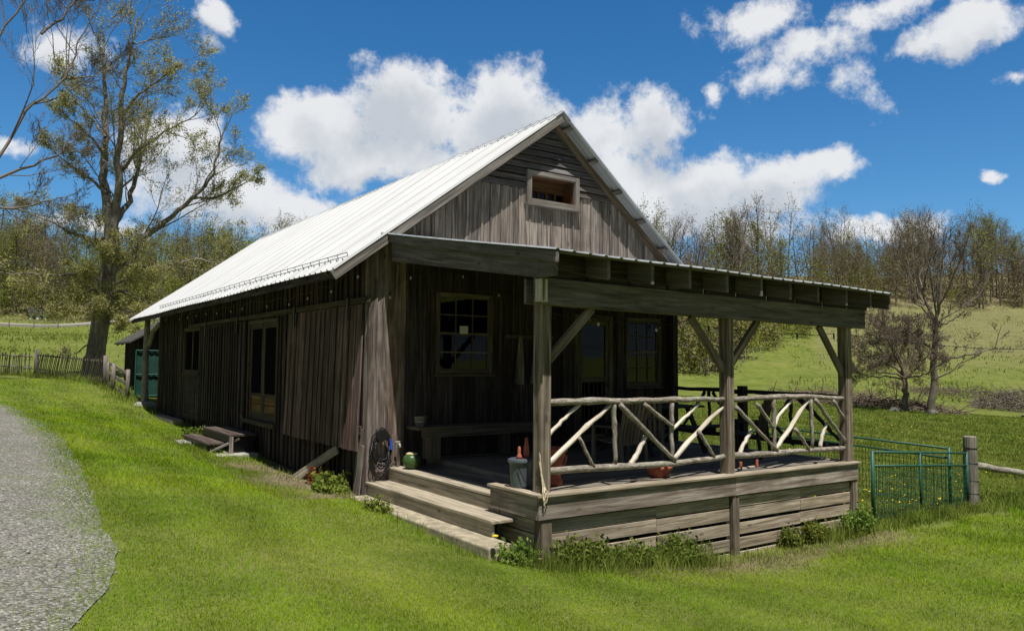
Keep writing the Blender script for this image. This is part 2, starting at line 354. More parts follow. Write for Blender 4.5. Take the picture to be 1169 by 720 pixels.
CONC = plain('concrete', (.32, .28, .20), .9, var=.4, scale=7, bump=.3)
CONC2 = plain('grey_stone', (.33, .32, .28), .9, var=.3, scale=9, bump=.4)
BLACK = plain('black_rubber', (.012, .012, .013), .45, var=.2)
BLUE = plain('blue_plastic', (.03, .09, .42), .4, var=.1)
TERRA = plain('terracotta', (.36, .105, .06), .8, var=.3, scale=14)
PAIL = plain('pail_metal', (.10, .12, .14), .45, metal=.3, var=.2)
GRN = plain('green_gate_paint', (.016, .085, .055), .5, var=.3, scale=5)
GRNS = plain('green_sheet_metal', (.015, .06, .045), .55, var=.4, scale=3)
POTG = plain('green_glaze', (.05, .10, .025), .35, var=.4)
PALE = plain('pale_top', (.55, .50, .27), .7)
ROPE = plain('frayed_rope', (.55, .47, .32), .95, var=.2, scale=30)
PAPER = plain('paper', (.62, .60, .55), .8, var=.05)
WHITE = plain('white_paint', (.72, .72, .70), .6, var=.06)
GREYR = plain('grey_roofing', (.07, .065, .06), .7, var=.2)
ROCKM = plain('field_stone', (.13, .125, .105), .9, var=.35, scale=10, bump=.5)
BULBM, _nt, _N, _L, _P = new_mat('bulb_glass'); _P.inputs['Base Color'].default_value = (.42, .40, .35, 1); _P.inputs['Roughness'].default_value = .08; _P.inputs['Specular IOR Level'].default_value = .9
def metal_roof(name, base, rough, dirt, metal=.35):
    m, nt, N, L, P = new_mat(name); tc = N.new('ShaderNodeTexCoord')
    mp = N.new('ShaderNodeMapping'); mp.inputs['Scale'].default_value = (.5, 5, .5); L.new(tc.outputs['Object'], mp.inputs[0])
    n = noise_n(nt, mp.outputs[0], 1.4, 6, .6); col = ramp(nt, n, [(.3, tuple(x*dirt for x in base)), (.6, base)])
    sy = N.new('ShaderNodeSeparateXYZ'); L.new(tc.outputs['Object'], sy.inputs[0]); q = mnode(nt, 'DIVIDE', mnode(nt, 'ADD', sy.outputs[1], .32), .94)
    wn = N.new('ShaderNodeTexWhiteNoise'); wn.noise_dimensions = '1D'; L.new(mnode(nt, 'FLOOR', q), wn.inputs['W'])
    lap = mnode(nt, 'GREATER_THAN', mnode(nt, 'FRACT', q), .022)
    mp2 = N.new('ShaderNodeMapping'); mp2.inputs['Scale'].default_value = (.35, 14, .35); L.new(tc.outputs['Object'], mp2.inputs[0])
    st = ramp(nt, noise_n(nt, mp2.outputs[0], 1.0, 5, .65), [(.34, (.84, .84, .83)), (.52, (1, 1, 1))])
    col = mixc(nt, 1., col, st, 'MULTIPLY'); v = mnode(nt, 'MULTIPLY', mnode(nt, 'MULTIPLY_ADD', wn.outputs['Value'], .07, .95), mnode(nt, 'MULTIPLY_ADD', lap, .22, .78)); cv = N.new('ShaderNodeCombineXYZ')
    for i in range(3): L.new(v, cv.inputs[i])
    col = mixc(nt, 1., col, cv.outputs[0], 'MULTIPLY')
    L.new(col, P.inputs['Base Color']); P.inputs['Metallic'].default_value = metal; P.inputs['Roughness'].default_value = rough
    return m
ROOF = metal_roof('pale_metal_roofing', (.555, .565, .58), .6, .92, .05)
GALV = metal_roof('galvanised_roofing', (.50, .53, .55), .32, .7)
def glass():
    m, nt, N, L, P = new_mat('window_glass')
    t = N.new('ShaderNodeBsdfTransparent'); t.inputs[0].default_value = (.62, .66, .66, 1)
    g = N.new('ShaderNodeBsdfGlossy'); g.inputs['Roughness'].default_value = .03
    fr = N.new('ShaderNodeFresnel'); fr.inputs[0].default_value = 1.5
    mx = N.new('ShaderNodeMixShader'); L.new(fr.outputs[0], mx.inputs[0]); L.new(t.outputs[0], mx.inputs[1]); L.new(g.outputs[0], mx.inputs[2])
    L.new(mx.outputs[0], N['Material Output'].inputs[0]); N.remove(P); return m
GLASS = glass()
SCREEN, _nt, _N, _L, _P = new_mat('dark_pane'); _P.inputs['Base Color'].default_value = (.008, .008, .009, 1); _P.inputs['Roughness'].default_value = .9; _P.inputs['Specular IOR Level'].default_value = .0  # flat near-black pane: dark room behind the glass painted in, nothing reflected
def bark(name, a, b):
    m, nt, N, L, P = new_mat(name); tc = N.new('ShaderNodeTexCoord')
    mp = N.new('ShaderNodeMapping'); mp.inputs['Scale'].default_value = (6, 6, 1.2); L.new(tc.outputs['Object'], mp.inputs[0])
    n = noise_n(nt, mp.outputs[0], 2.2, 6, .65, .4); L.new(ramp(nt, n, [(.35, a), (.65, b)]), P.inputs['Base Color'])
    P.inputs['Roughness'].default_value = .95; P.inputs['Specular IOR Level'].default_value = .1
    bp = N.new('ShaderNodeBump'); bp.inputs['Strength'].default_value = .8; bp.inputs['Distance'].default_value = .05; L.new(n, bp.inputs['Height']); L.new(bp.outputs[0], P.inputs['Normal'])
    return m
BARK = bark('maple_bark', (.12, .105, .088), (.30, .268, .23))
TWIG = plain('grey_twig', (.17, .145, .12), .95, var=.3, scale=1.5, spec=.1)
TWIGB = plain('brown_twig', (.16, .125, .098), .95, var=.3, scale=1.5, spec=.1)
LEAFY = leaf_mat('budding_leaf', (.155, .18, .04), (.235, .25, .058), (.32, .315, .095))
LEAFM = leaf_mat('maple_bud', (.27, .265, .10), (.38, .355, .135), (.47, .43, .19), .5)
LEAFG = leaf_mat('spring_leaf', (.11, .155, .03), (.18, .22, .042), (.26, .28, .06))
LEAFB = leaf_mat('russet_bud', (.14, .114, .074), (.20, .165, .11), (.27, .228, .15))
LEAFD = leaf_mat('weed_leaf', (.08, .135, .025), (.145, .205, .038), (.23, .28, .07))
LEAFR = leaf_mat('red_stem_leaf', (.12, .03, .015), (.20, .05, .03), (.26, .09, .05))
GRASS = grass_mat('lawn_blade', (.125, .255, .006), (.185, .33, .009), (.26, .385, .02), (.31, .40, .022))
FGRASS = grass_mat('field_blade', (.13, .205, .028), (.205, .275, .045), (.29, .33, .085), (.25, .28, .062))
YEL = plain('dandelion_yellow', (.75, .55, .02), .7, var=.1)

# ------------------------------------------------------------------ terrain
CT = np.array([(-5,-10.8,-.2),(0,0,-.56),(-.3,-3.8,-.64),(.3,-4,-.78),(2,-4,-.98),(3.6,-4,-1.16),(6.6,-4,-1.1),(10.2,-4.1,-1.15),(0,3.5,-.55),(0,9,-.42),(0,12,-.36),(0,16.3,-.17),(-.3,18.3,.15),
 (-4,-4,-.2),(-4,2,-.15),(-4.2,10,.1),(-4.2,20,.62),(-.8,20.8,.54),(-2.9,25.9,.78),(-4,29,.92),(-.7,26.8,.83),(.1,59,2.0),(4.6,123,6.4),(-20,123,7.5),(12.2,118,6.8),(-5.3,22.7,.75),
 (38.4,10.3,-1.13),(36.5,10.3,-1.0),(64,20,-.14),(96,34,3.5),(144,55,11.2),(44,28.5,-.15),(58,33,1.2),(45,33.5,.5),(126,67,13),(91,92,14.5),(26.8,1.3,-1.2),(14,-2,-1.2),(8,4,-1.05),(7,12,-.7),(12,22,-.4),
 (30,60,3.5),(35,110,9),(200,70,24),(170,120,26),(110,170,26),(20,210,24),(-50,190,22),(4,-9,-.72),(10,-12,-1.0),(-14,-4,.1),(-14,14,.8),(-30,40,2.5),(-60,90,8),(-40,-20,1.0),(-5,-30,-.2),(30,-30,-1.4),(80,-20,-.8),(160,-10,6),(230,0,16),(-60,-60,2),(60,-90,0),
 (300,150,30),(150,260,32),(-20,330,32),(-160,200,28),(-200,0,14),(0,-250,2),(250,-150,8)], float)
def _phi(d): return np.sqrt(d*d+9.0)
_n = len(CT); _D = np.linalg.norm(CT[:, None, :2]-CT[None, :, :2], axis=2)
_A = np.zeros((_n+3, _n+3)); _A[:_n, :_n] = _phi(_D)-np.eye(_n)*.15; _A[:_n, _n] = 1; _A[:_n, _n+1:] = CT[:, :2]; _A[_n:, :_n] = _A[:_n, _n:].T
_wt = np.linalg.solve(_A, np.concatenate([CT[:, 2], np.zeros(3)]))
def Gn(P):
    P = np.asarray(P, float).reshape(-1, 2); out = np.empty(len(P))
    for i in range(0, len(P), 20000):
        q = P[i:i+20000]; d = np.linalg.norm(q[:, None]-CT[None, :, :2], axis=2)
        out[i:i+20000] = _phi(d)@_wt[:_n]+_wt[_n]+q@_wt[_n+1:]
    return out
def G(x, y): return float(Gn([(x, y)])[0])
def gravel_edge(y):   # x of the drive's edge
    return np.interp(y, [-12, -8, -5.29, -4.9, -4.42, -3.72, -3.07, -2, -1, .7, 3.1, 6.3, 8.5, 11.7, 14.3, 15.5, 19, 23], [-5.6, -4.9, -4.40, -4.24, -4.10, -3.93, -3.86, -3.85, -3.76, -3.66, -3.54, -3.46, -3.52, -3.68, -3.95, -4.32, -6.5, -11])+.014*np.sin(y*4.1+1)+.01*np.sin(y*9.3)
def ground_mat():
    m, nt, N, L, P = new_mat('meadow_ground'); tc = N.new('ShaderNodeTexCoord'); ob = tc.outputs['Object']
    n1 = noise_n(nt, ob, .12, 6, .6); n2 = noise_n(nt, ob, 1.7, 6, .65); n3 = noise_n(nt, ob, 22, 4, .6)
    col = ramp(nt, n1, [(.35, (.12, .17, .032)), (.5, (.16, .195, .046)), (.68, (.21, .21, .075))])
    col = mixc(nt, .55, col, ramp(nt, n2, [(.3, (.075, .115, .018)), (.7, (.19, .20, .06))]))
    col = mixc(nt, .5, col, ramp(nt, n3, [(.3, (.55, .55, .5)), (.7, (1.25, 1.25, 1.15))]), 'MULTIPLY')
    n4 = noise_n(nt, ob, .55, 7, .72, .8)
    col = mixc(nt, .8, col, ramp(nt, n4, [(.34, (.62, .66, .55)), (.5, (1, 1, 1)), (.64, (1.28, 1.2, 1.1))]), 'MULTIPLY')
    at = N.new('ShaderNodeAttribute'); at.attribute_name = 'soil'
    sn = ramp(nt, noise_n(nt, ob, 9, 6, .7), [(.3, (.10, .075, .05)), (.5, (.20, .165, .11)), (.7, (.30, .26, .17))])
    col = mixc(nt, at.outputs['Fac'], col, sn)
    at2 = N.new('ShaderNodeAttribute'); at2.attribute_name = 'litter'
    ln = ramp(nt, noise_n(nt, ob, .6, 6, .7), [(.3, (.12, .098, .062)), (.5, (.20, .175, .10)), (.72, (.215, .205, .095))])
    col = mixc(nt, at2.outputs['Fac'], col, ln)
    L.new(col, P.inputs['Base Color']); P.inputs['Roughness'].default_value = 1; P.inputs['Specular IOR Level'].default_value = .05
    bp = N.new('ShaderNodeBump'); bp.inputs['Strength'].default_value = .6; bp.inputs['Distance'].default_value = .06
    L.new(mnode(nt, 'ADD', n3, mnode(nt, 'MULTIPLY', n2, 2.)), bp.inputs['Height']); L.new(bp.outputs[0], P.inputs['Normal'])
    return m
def sstep(a, b, x):
    t = np.clip((x-a)/(b-a), 0, 1); return t*t*(3-2*t)
def forest_edge_depth(u):  # distance of the wood's edge by heading (pixel of heading used only as an angle)
    return np.interp(u, [-400, 0, 330, 500, 700, 765, 800, 850, 900, 960, 1010, 1169, 1500], [118, 118, 122, 115, 104, 98, 98, 100, 112, 132, 141, 143, 150])
def head(P):  # heading of a ground point seen from the yard, expressed as tangent*866
    q = np.asarray(P, float).reshape(-1, 2)-np.array([CAM.x, CAM.y]); f = q@np.array([math.sin(yaw), math.cos(yaw)]); r = q@np.array([math.cos(yaw), -math.sin(yaw)])
    return np.where(f > 1, 584.5+866.26*r/np.maximum(f, 1), np.where(r > 0, 3000, -3000)), f
def soil_field(x, y):
    s = np.zeros_like(x)
    s = np.maximum(s, (x < .3)*(1-sstep(.55, 1.4, -x-.05+.25*np.sin(y*3))) * sstep(-.5, -.2, y)*(1-sstep(3.6, 4.9, y)))
    s = np.maximum(s, (x < .3)*.75*(1-sstep(.1, .35, -x)) * sstep(-.1, .1, y)*(1-sstep(16, 17, y)))
    d = np.abs(y+4.45+.15*np.sin(x*2.1)); s = np.maximum(s, .6*(1-sstep(.1, .55, d))*sstep(2.2, 3.2, x)*(1-sstep(6.3, 7.2, x)))
    s = np.maximum(s, .55*(1-sstep(.1, .4, np.abs(y+3.95)))*sstep(.4, 1, x)*(1-sstep(2.5, 3.4, x)))
    return np.clip(s, 0, 1)
def build_ground():
    nr, na = 230, 420
    r = np.concatenate([[.0], np.geomspace(.6, 620, nr)]); a = np.linspace(0, 2*math.pi, na, endpoint=False)
    # finer rays ahead of the house
    a = np.sort(np.concatenate([np.linspace(yaw-1.0, yaw+1.0, 300), np.linspace(yaw+1.02, yaw-1.02+2*math.pi, 120)]))
    na = len(a)
    RR, AA = np.meshgrid(r[1:], a, indexing='ij'); X = CAM.x+RR*np.sin(AA); Y = CAM.y+RR*np.cos(AA)
    Zg = Gn(np.stack([X.ravel(), Y.ravel()], 1))
    X, Y = X.ravel(), Y.ravel()
    bumps = .02*np.sin(X*1.9+Y*.7)*np.sin(Y*1.3-X*.4)
    Zg = Zg+bumps*sstep(0, 3, RR.ravel())+.25*np.sin(X*.13+1)*np.sin(Y*.11)*sstep(45, 80, RR.ravel())
    vs = np.concatenate([[[CAM.x, CAM.y, G(CAM.x, CAM.y)]], np.stack([X, Y, Zg], 1)])
    fs = [(0, 1+(j+1) % na, 1+j) for j in range(na)]
    for i in range(len(r)-2):
        b = 1+i*na
        fs += [(b+j, b+(j+1) % na, b+na+(j+1) % na, b+na+j) for j in range(na)]
    me = bpy.data.meshes.new('ground'); me.from_pydata(vs.tolist(), [], fs); me.materials.append(ground_mat())
    if me.polygons[na+5].normal.z < 0: me.flip_normals()
    me.polygons.foreach_set('use_smooth', [True]*len(fs))
    at = me.attributes.new('soil', 'FLOAT', 'POINT'); at.data.foreach_set('value', np.concatenate([[0], soil_field(X, Y)]).astype(np.float32))
    u, f = head(np.stack([X, Y], 1)); lit = np.where(f > 1, sstep(-4, 6, f-forest_edge_depth(u)), 0)
    # brushy strip along the little stream and the scrubby slope
    st = np.exp(-((f-46-2.0*np.sin(u*.02))/2.2)**2)*((u > 890) & (u < 1060))*.55
    lit = np.maximum(lit, st); 
    lit = np.maximum(lit, .6*sstep(62, 105, f)*((u > 930) & (u < 2500)))
    at = me.attributes.new('litter', 'FLOAT', 'POINT'); at.data.foreach_set('value', np.concatenate([[0], lit]).astype(np.float32))
    o = bpy.data.objects.new('ground', me); C.objects.link(o); o['kind'] = 'structure'
    return o
ground = build_ground()
def gravel_mat():
    m, nt, N, L, P = new_mat('gravel'); tc = N.new('ShaderNodeTexCoord'); ob = tc.outputs['Object']
    vo = N.new('ShaderNodeTexVoronoi'); vo.inputs['Scale'].default_value = 48; L.new(ob, vo.inputs['Vector'])
    sp = N.new('ShaderNodeSeparateColor'); L.new(vo.outputs['Color'], sp.inputs[0])
    col = ramp(nt, sp.outputs[0], [(.05, (.11, .105, .092)), (.45, (.20, .193, .172)), (.8, (.285, .275, .248)), (.97, (.42, .41, .38))])
    big = noise_n(nt, ob, .8, 5, .6)
    col = mixc(nt, .6, col, ramp(nt, big, [(.35, (.75, .75, .72)), (.65, (1.1, 1.1, 1.1))]), 'MULTIPLY')
    gr = ramp(nt, noise_n(nt, ob, 1.1, 6, .7), [(.50, (0, 0, 0)), (.68, (1, 1, 1))])
    col = mixc(nt, mnode(nt, 'MULTIPLY', gr, .5), col, (.13, .17, .05))
    L.new(col, P.inputs['Base Color']); P.inputs['Roughness'].default_value = .95; P.inputs['Specular IOR Level'].default_value = .2
    bp = N.new('ShaderNodeBump'); bp.inputs['Strength'].default_value = 1; bp.inputs['Distance'].default_value = .02; bp.invert = True
    L.new(vo.outputs['Distance'], bp.inputs['Height']); L.new(bp.outputs[0], P.inputs['Normal']); return m
def build_gravel():
    ys = np.arange(-14, 19, .1); k = 40; W = 4.2
    vs = []; fs = []
    for y in ys:
        for j in range(k):
            vs.append((float(gravel_edge(y))-W*j/(k-1), y))
    vs = np.array(vs); z = Gn(vs)+.02*np.sin(vs[:, 0]*1.9+vs[:, 1]*.7)*np.sin(vs[:, 1]*1.3-vs[:, 0]*.4)+.013
    vs3 = np.column_stack([vs, z])
    for i in range(len(ys)-1):
        for j in range(k-1): fs.append((i*k+j, i*k+j+1, (i+1)*k+j+1, (i+1)*k+j))
    me = bpy.data.meshes.new('gravel_drive'); me.from_pydata(vs3.tolist(), [], fs); me.materials.append(gravel_mat())
    if me.polygons[0].normal.z < 0: me.flip_normals()
    o = bpy.data.objects.new('gravel_drive', me); C.objects.link(o); o['kind'] = 'structure'
    # loose stones
    rs = np.random.RandomState(5); n = 16000
    y = -10.5+rs.rand(n)**1.6*18; x = gravel_edge(y)+.02-rs.rand(n)**1.0*3.6
    s = .006+.010*rs.rand(n)**2; zz = Gn(np.stack([x, y], 1))+.016
    oc = np.array([(1,0,0),(0,1,0),(-1,0,0),(0,-1,0),(0,0,.7),(0,0,-.7)], float); fi = [(0,1,4),(1,2,4),(2,3,4),(3,0,4)]
    pts = oc[None]*s[:, None, None]*(.7+.6*rs.rand(n, 6, 1)); an = rs.rand(n)*6.28; ca, sa = np.cos(an)[:, None], np.sin(an)[:, None]
    px = pts[:, :, 0]*ca-pts[:, :, 1]*sa+x[:, None]; py = pts[:, :, 0]*sa+pts[:, :, 1]*ca+y[:, None]; pz = pts[:, :, 2]+zz[:, None]
    full = np.stack([px, py, pz], 2); me = bpy.data.meshes.new('loose_gravel'); me.from_pydata(full.reshape(-1, 3).tolist(), [], [(i*6+a, i*6+b, i*6+c) for i in range(n) for a, b, c in fi])
    m, nt, N, L, P = new_mat('loose_stone'); geo = N.new('ShaderNodeNewGeometry')
    L.new(ramp(nt, geo.outputs['Random Per Island'], [(0, (.11, .106, .095)), (.6, (.215, .208, .19)), (1, (.38, .37, .345))]), P.inputs['Base Color']); P.inputs['Roughness'].default_value = .9
    me.materials.append(m); g = bpy.data.objects.new('loose_gravel', me); C.objects.link(g); g['kind'] = 'stuff'; g['label'] = 'loose grey gravel stones lying on the drive'; g['category'] = 'gravel'
build_gravel()
# distant lane across the top of the far left field
def build_lane():
    m = plain('pale_lane', (.30, .285, .26), .95); vs = []; fs = []
    xs = np.linspace(-45, 26, 90)
    for x in xs:
        yc = 121.2+.02*x-.004*(x-5)**2*.2
        for dy in (-1.1, 1.1): vs.append((x, yc+dy))
    vs = np.array(vs); z = Gn(vs)+.30+.25*np.sin(vs[:, 0]*.13+1)*np.sin(vs[:, 1]*.11)
    n = len(xs); vt = np.column_stack([vs, z]).tolist()+np.column_stack([vs, z-.6]).tolist()
    for i in range(n-1):
        a = 2*i; fs.append((a, a+2, a+3, a+1)); b = a+2*n; fs.append((a, b, b+2, a+2))
    me = bpy.data.meshes.new('lane'); me.from_pydata(vt, [], fs); me.materials.append(m)
    o = bpy.data.objects.new('lane', me); C.objects.link(o); o['kind'] = 'structure'
build_lane()
# ------------------------------------------------------------------ the cabin
cabin = thing('wooden_cabin', 'dark board-and-batten cabin with a pale metal gable roof and a covered front porch', 'cabin', (0, 0, -.55))
AX, AZ, SL, SR = 3.545, 6.0, .741, .80       # ridge position and the two roof slopes
CW, CL = 6.75, 16.35
def roof_z(x): return AZ-SL*(AX-x) if x < AX else AZ-SR*(x-AX)
def under(x): return roof_z(x)-.10
def split(lo, hi, ops):
    segs = [(lo, hi)]
    for a, b in ops:
        ns = []
        for s0, s1 in segs:
            if b <= s0 or a >= s1: ns.append((s0, s1)); continue
            if a > s0: ns.append((s0, a))
            if b < s1: ns.append((b, s1))
        segs = ns
    return [s for s in segs if s[1]-s[0] > .02]
def board_wall(mb, to3, u0, u1, lo, hi, bw, openings, r, bat=.05, bt=.03, th=.03, batten=True, ragged=0., gap=.004):
    """vertical boards with battens over the joints; openings (ua,ub,za,zb) stay open. to3(u,t,z): t outward"""
    cuts = {u0, u1}
    for a, b, *_ in openings: cuts |= {a, b}
    cuts = sorted(c for c in cuts if u0 <= c <= u1); edges = []
    for a, b in zip(cuts, cuts[1:]):
        k = max(1, round((b-a)/bw)); w = [1+r.uniform(-.22, .22) for _ in range(k)]; t = sum(w); x = a
        for q in w: edges.append((x, x+q/t*(b-a))); x += q/t*(b-a)
    L = Vector(to3(0, 0, 1))-Vector(to3(0, 0, 0)); Wd = Vector(to3(1, 0, 0))-Vector(to3(0, 0, 0))
    def piece(a, b, ta, tb, z0a, z0b, z1a, z1b):
        mb.hexa([to3(a, ta, z0a), to3(b, ta, z0b), to3(b, tb, z0b), to3(a, tb, z0a), to3(a, ta, z1a), to3(b, ta, z1b), to3(b, tb, z1b), to3(a, tb, z1a)], L, Wd)
    for a, b in edges:
        mid = (a+b)/2; ops = [(za, zb) for oa, ob, za, zb in openings if oa < mid < ob]
        j = r.uniform(-.006, .006); dz = r.uniform(-ragged, ragged)
        for s0, s1 in split(lo(mid), 99, ops):
            if s0 >= hi(mid)-.01: continue
            top = s1 > 50; bot = abs(s0-lo(mid)) < 1e-6
            piece(a+gap/2, b-gap/2, -th+j, j, (lo(a)+dz if bot else s0), (lo(b)+dz if bot else s0), (hi(a) if top else s1), (hi(b) if top else s1))
        if batten:
            for e in ((a,) if a > u0+.01 else ()):
                if any(oa-.01 <= e <= ob+.01 for oa, ob, *_ in openings):
                    ops2 = [(za-.06, zb+.06) for oa, ob, za, zb in openings if oa-.01 <= e <= ob+.01]
                else: ops2 = []
                w = bat*r.uniform(.8, 1.2); sk = r.uniform(-.006, .006)
                for s0, s1 in split(lo(e), 99, ops2):
                    if s0 >= hi(e)-.01: continue
                    top = s1 > 50; z1 = hi(e) if top else s1; bot = abs(s0-lo(e)) < 1e-6
                    dz2 = r.uniform(-ragged, ragged) if bot else 0
                    mb.hexa([to3(e-w/2, .004, s0+dz2), to3(e+w/2, .004, s0+dz2), to3(e+w/2, bt, s0+dz2), to3(e-w/2, bt, s0+dz2),
                             to3(e-w/2+sk, .004, z1-(.03 if top else 0)), to3(e+w/2+sk, .004, z1-(.03 if top else 0)), to3(e+w/2+sk, bt, z1-(.03 if top else 0)), to3(e-w/2+sk, bt, z1-(.03 if top else 0))], L, Wd)
left3 = lambda u, t, z: (-t, u, z)
front3 = lambda u, t, z: (u, -t, z)
right3 = lambda u, t, z: (CW+t, u, z)
back3 = lambda u, t, z: (u, CL+t, z)
r1 = random.Random(3)
OP_FD = (4.36, 6.20, .26, 2.27); OP_WD = (10.72, 12.55, 1.19, 2.33)
mb = MB()
board_wall(mb, left3, 0, CL, lambda u: -.60+.025*u, lambda u: under(0)-.01, .235, [OP_FD, OP_WD], r1, bat=.06, bt=.028, ragged=.02)
mb.build('left_wall', W_DARK, cabin)
OP_W1 = (1.20, 2.19, 1.34, 2.57); OP_D = (4.16, 4.92, .02, 2.30); OP_W2 = (5.42, 6.27, 1.09, 2.33)
mb = MB()
board_wall(mb, front3, 0.60, CW, lambda u: -.45 if u < 1.0 else -.02, lambda u: min(under(u)-.01, 3.38) if u < AX else min(under(u)-.01, 3.38), .29, [OP_W1, OP_D, OP_W2], r1, bat=.045, bt=.022, gap=.012)
mb.build('front_wall', W_FRONT, cabin)
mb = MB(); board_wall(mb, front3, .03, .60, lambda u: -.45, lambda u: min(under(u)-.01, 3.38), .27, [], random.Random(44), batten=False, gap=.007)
mb.build('corner_wall_boards', W_CORNER_LIT, cabin)
GW = (3.03, 4.04, 4.41, 4.84)
mb = MB()
x0g = .12; x1g = AX+(AZ-.10-3.40)/SR-.03
board_wall(mb, front3, .55, 6.62, lambda u: 3.40, lambda u: max(3.405, min(4.58, under(u)-.01)), .235, [GW], r1, bat=.035, bt=.018, gap=.014)
mb.build('gable_boards', W_GREY, cabin)
mb = MB(); z = 4.585; k = 0
while z < AZ-.22:
    h = .103
    for a0, a1 in ((AX-(AZ-.1-z)/SL, AX+(AZ-.1-z)/SR),):
        t0, t1 = AX-(AZ-.1-z-h)/SL, AX+(AZ-.1-z-h)/SR
        rows = [(a0, a1, t0, t1)]
        if z < GW[3]+.05 and z+h > GW[2]-.05: rows = [(a0, GW[0]-.02, t0, GW[0]-.02), (GW[1]+.02, a1, GW[1]+.02, t1)]
        for q0, q1, s0, s1 in rows:
            jj = r1.uniform(-.004, .004)
            mb.hexa([(q0, -.045+jj, z), (q1, -.045+jj, z+jj), (q1, -.012, z), (q0, -.012, z), (s0, -.014, z+h), (s1, -.014, z+h), (s1, .01, z+h), (s0, .01, z+h)], (1, 0, 0), (0, 0, 1))
    z += h+.022; k += 1
mb.build('gable_clapboards', W_CLAP, cabin)
mb = MB(); zt = AZ-.14; mb.hexa([(AX-(zt-4.58)/SL, .03, 4.58), (2.98, .03, 4.58), (2.98, .06, 4.58), (AX-(zt-4.58)/SL, .06, 4.58), (AX-.02, .03, zt), (AX, .03, zt), (AX, .06, zt), (AX-.02, .06, zt)], (0, 0, 1), (1, 0, 0))
mb.hexa([(4.09, .03, 4.58), (AX+(zt-4.58)/SR, .03, 4.58), (AX+(zt-4.58)/SR, .06, 4.58), (4.09, .06, 4.58), (AX+.001, .03, zt), (AX+.02, .03, zt), (AX+.02, .06, zt), (AX+.001, .06, zt)], (0, 0, 1), (1, 0, 0))
mb.build('gable_backing', W_BLACK, cabin)
mb = MB()
for s, sl in ((-1, SL), (1, SR)):       # trim boards on the wall under the verge
    e = 3.3 if s < 0 else 3.02
    a = Vector((AX+s*.05, -.055, AZ-.16-.05*sl)); b = Vector((AX+s*e, -.055, AZ-.16-e*sl)); mb.beam(a, b, .03, .13, up=(0, 0, 1))
mb.build('gable_trim', W_TRIM, cabin)
mb = MB()
board_wall(mb, right3, 0, CL, lambda u: -1.0, lambda u: under(CW)-.01, .27, [(2.45, 3.25, 1.35, 2.35), (.72, 1.32, 1.0, 2.36), (8, 9.2, 1.0, 2.3)], r1)
mb.build('right_wall', W_FRONT, cabin)
mb = MB()
board_wall(mb, back3, 0, CW, lambda u: -.6, lambda u: under(u)-.01, .27, [], r1)
mb.build('back_wall', W_DARK, cabin)
mb = MB(); mb.box((.05, .05, -.12), (CW-.05, CL-.05, -.03)); mb.build('inner_floor', W_BLACK, cabin)
mb = MB()
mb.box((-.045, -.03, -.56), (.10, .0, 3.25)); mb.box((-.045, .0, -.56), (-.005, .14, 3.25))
mb.build('corner_board_lit', W_CORNER_LIT, cabin, bevel=.004)
mb = MB()
mb.beam((-.075, .30, -.60), (-.055, .17, .45), .13, .022, up=(1, 0, 0)); mb.beam((-.10, .15, -.61), (-.06, .08, .2), .10, .02, up=(1, 0, 0))
mb.build('loose_plank', W_GREY, cabin)
# roof ------------------------------------------------------------
def roof_sheet(x_eave, sl, side, y0, y1, mat, name):
    ys = []; y = y0
    while y < y1:
        for d, h in ((0, 0), (.016, .03), (.042, .03), (.06, 0), (.15, .0)): ys.append((min(y+d, y1), h))
        y += .235
    ln = abs(AX-x_eave); xs = [AX+side*ln*t for t in (0, .12, .25, .4, .55, .7, .85, 1)]
    nrm = Vector((side*sl, 0, 1)).normalized(); vs = []; fs = []; rr = random.Random(2)
    sag = [rr.uniform(-.008, .008) for _ in ys]
    for x in xs:
        for i, (yy, h) in enumerate(ys):
            p = Vector((x, yy, AZ-sl*abs(x-AX)-.012*math.sin((abs(x-AX))/ln*math.pi)+.008*math.sin(yy*.9+x)))+nrm*h
            vs.append(tuple(p))
    n = len(ys)
    for i in range(len(xs)-1):
        for j in range(n-1): fs.append((i*n+j, i*n+j+1, (i+1)*n+j+1, (i+1)*n+j))
    me = bpy.data.meshes.new(name); me.from_pydata(vs, [], fs); me.materials.append(mat)
    if me.polygons[0].normal.z < 0: me.flip_normals()
    o = bpy.data.objects.new(name, me); C.objects.link(o); o.parent = cabin; o.matrix_parent_inverse = parent_inv(cabin)
    s = o.modifiers.new('thickness', 'SOLIDIFY'); s.thickness = .006; s.offset = -1
    return o
RY0, RY1 = -.32, 17.46
rl = roof_sheet(-.74, SL, -1, RY0, RY1, ROOF, 'roof'); rr_ = roof_sheet(7.45, SR, 1, RY0, RY1, GALV, 'roof')
mb = MB()
for i in range(76):
    y = RY0+i*.235
    mb.tube([(AX-.20, y+.03, AZ-.20*SL+.03), (AX-.02, y+.03, AZ+.028), (AX+.02, y+.03, AZ+.028), (AX+.2, y+.03, AZ-.2*SR+.03)], .016, 5)
mb.hexa([(AX-.17, RY0-.01, AZ-.17*SL+.012), (AX, RY0-.01, AZ+.012), (AX, RY1, AZ+.012), (AX-.17, RY1, AZ-.17*SL+.012), (AX-.17, RY0-.01, AZ-.17*SL+.022), (AX, RY0-.01, AZ+.03), (AX, RY1, AZ+.03), (AX-.17, RY1, AZ-.17*SL+.022)], (0, 1, 0), (1, 0, 0))
mb.hexa([(AX, RY0-.01, AZ+.012), (AX+.17, RY0-.01, AZ-.17*SR+.012), (AX+.17, RY1, AZ-.17*SR+.012), (AX, RY1, AZ+.012), (AX, RY0-.01, AZ+.03), (AX+.17, RY0-.01, AZ-.17*SR+.022), (AX+.17, RY1, AZ-.17*SR+.022), (AX, RY1, AZ+.03)], (0, 1, 0), (1, 0, 0))
mb.build('ridge_cap', GALV, cabin)
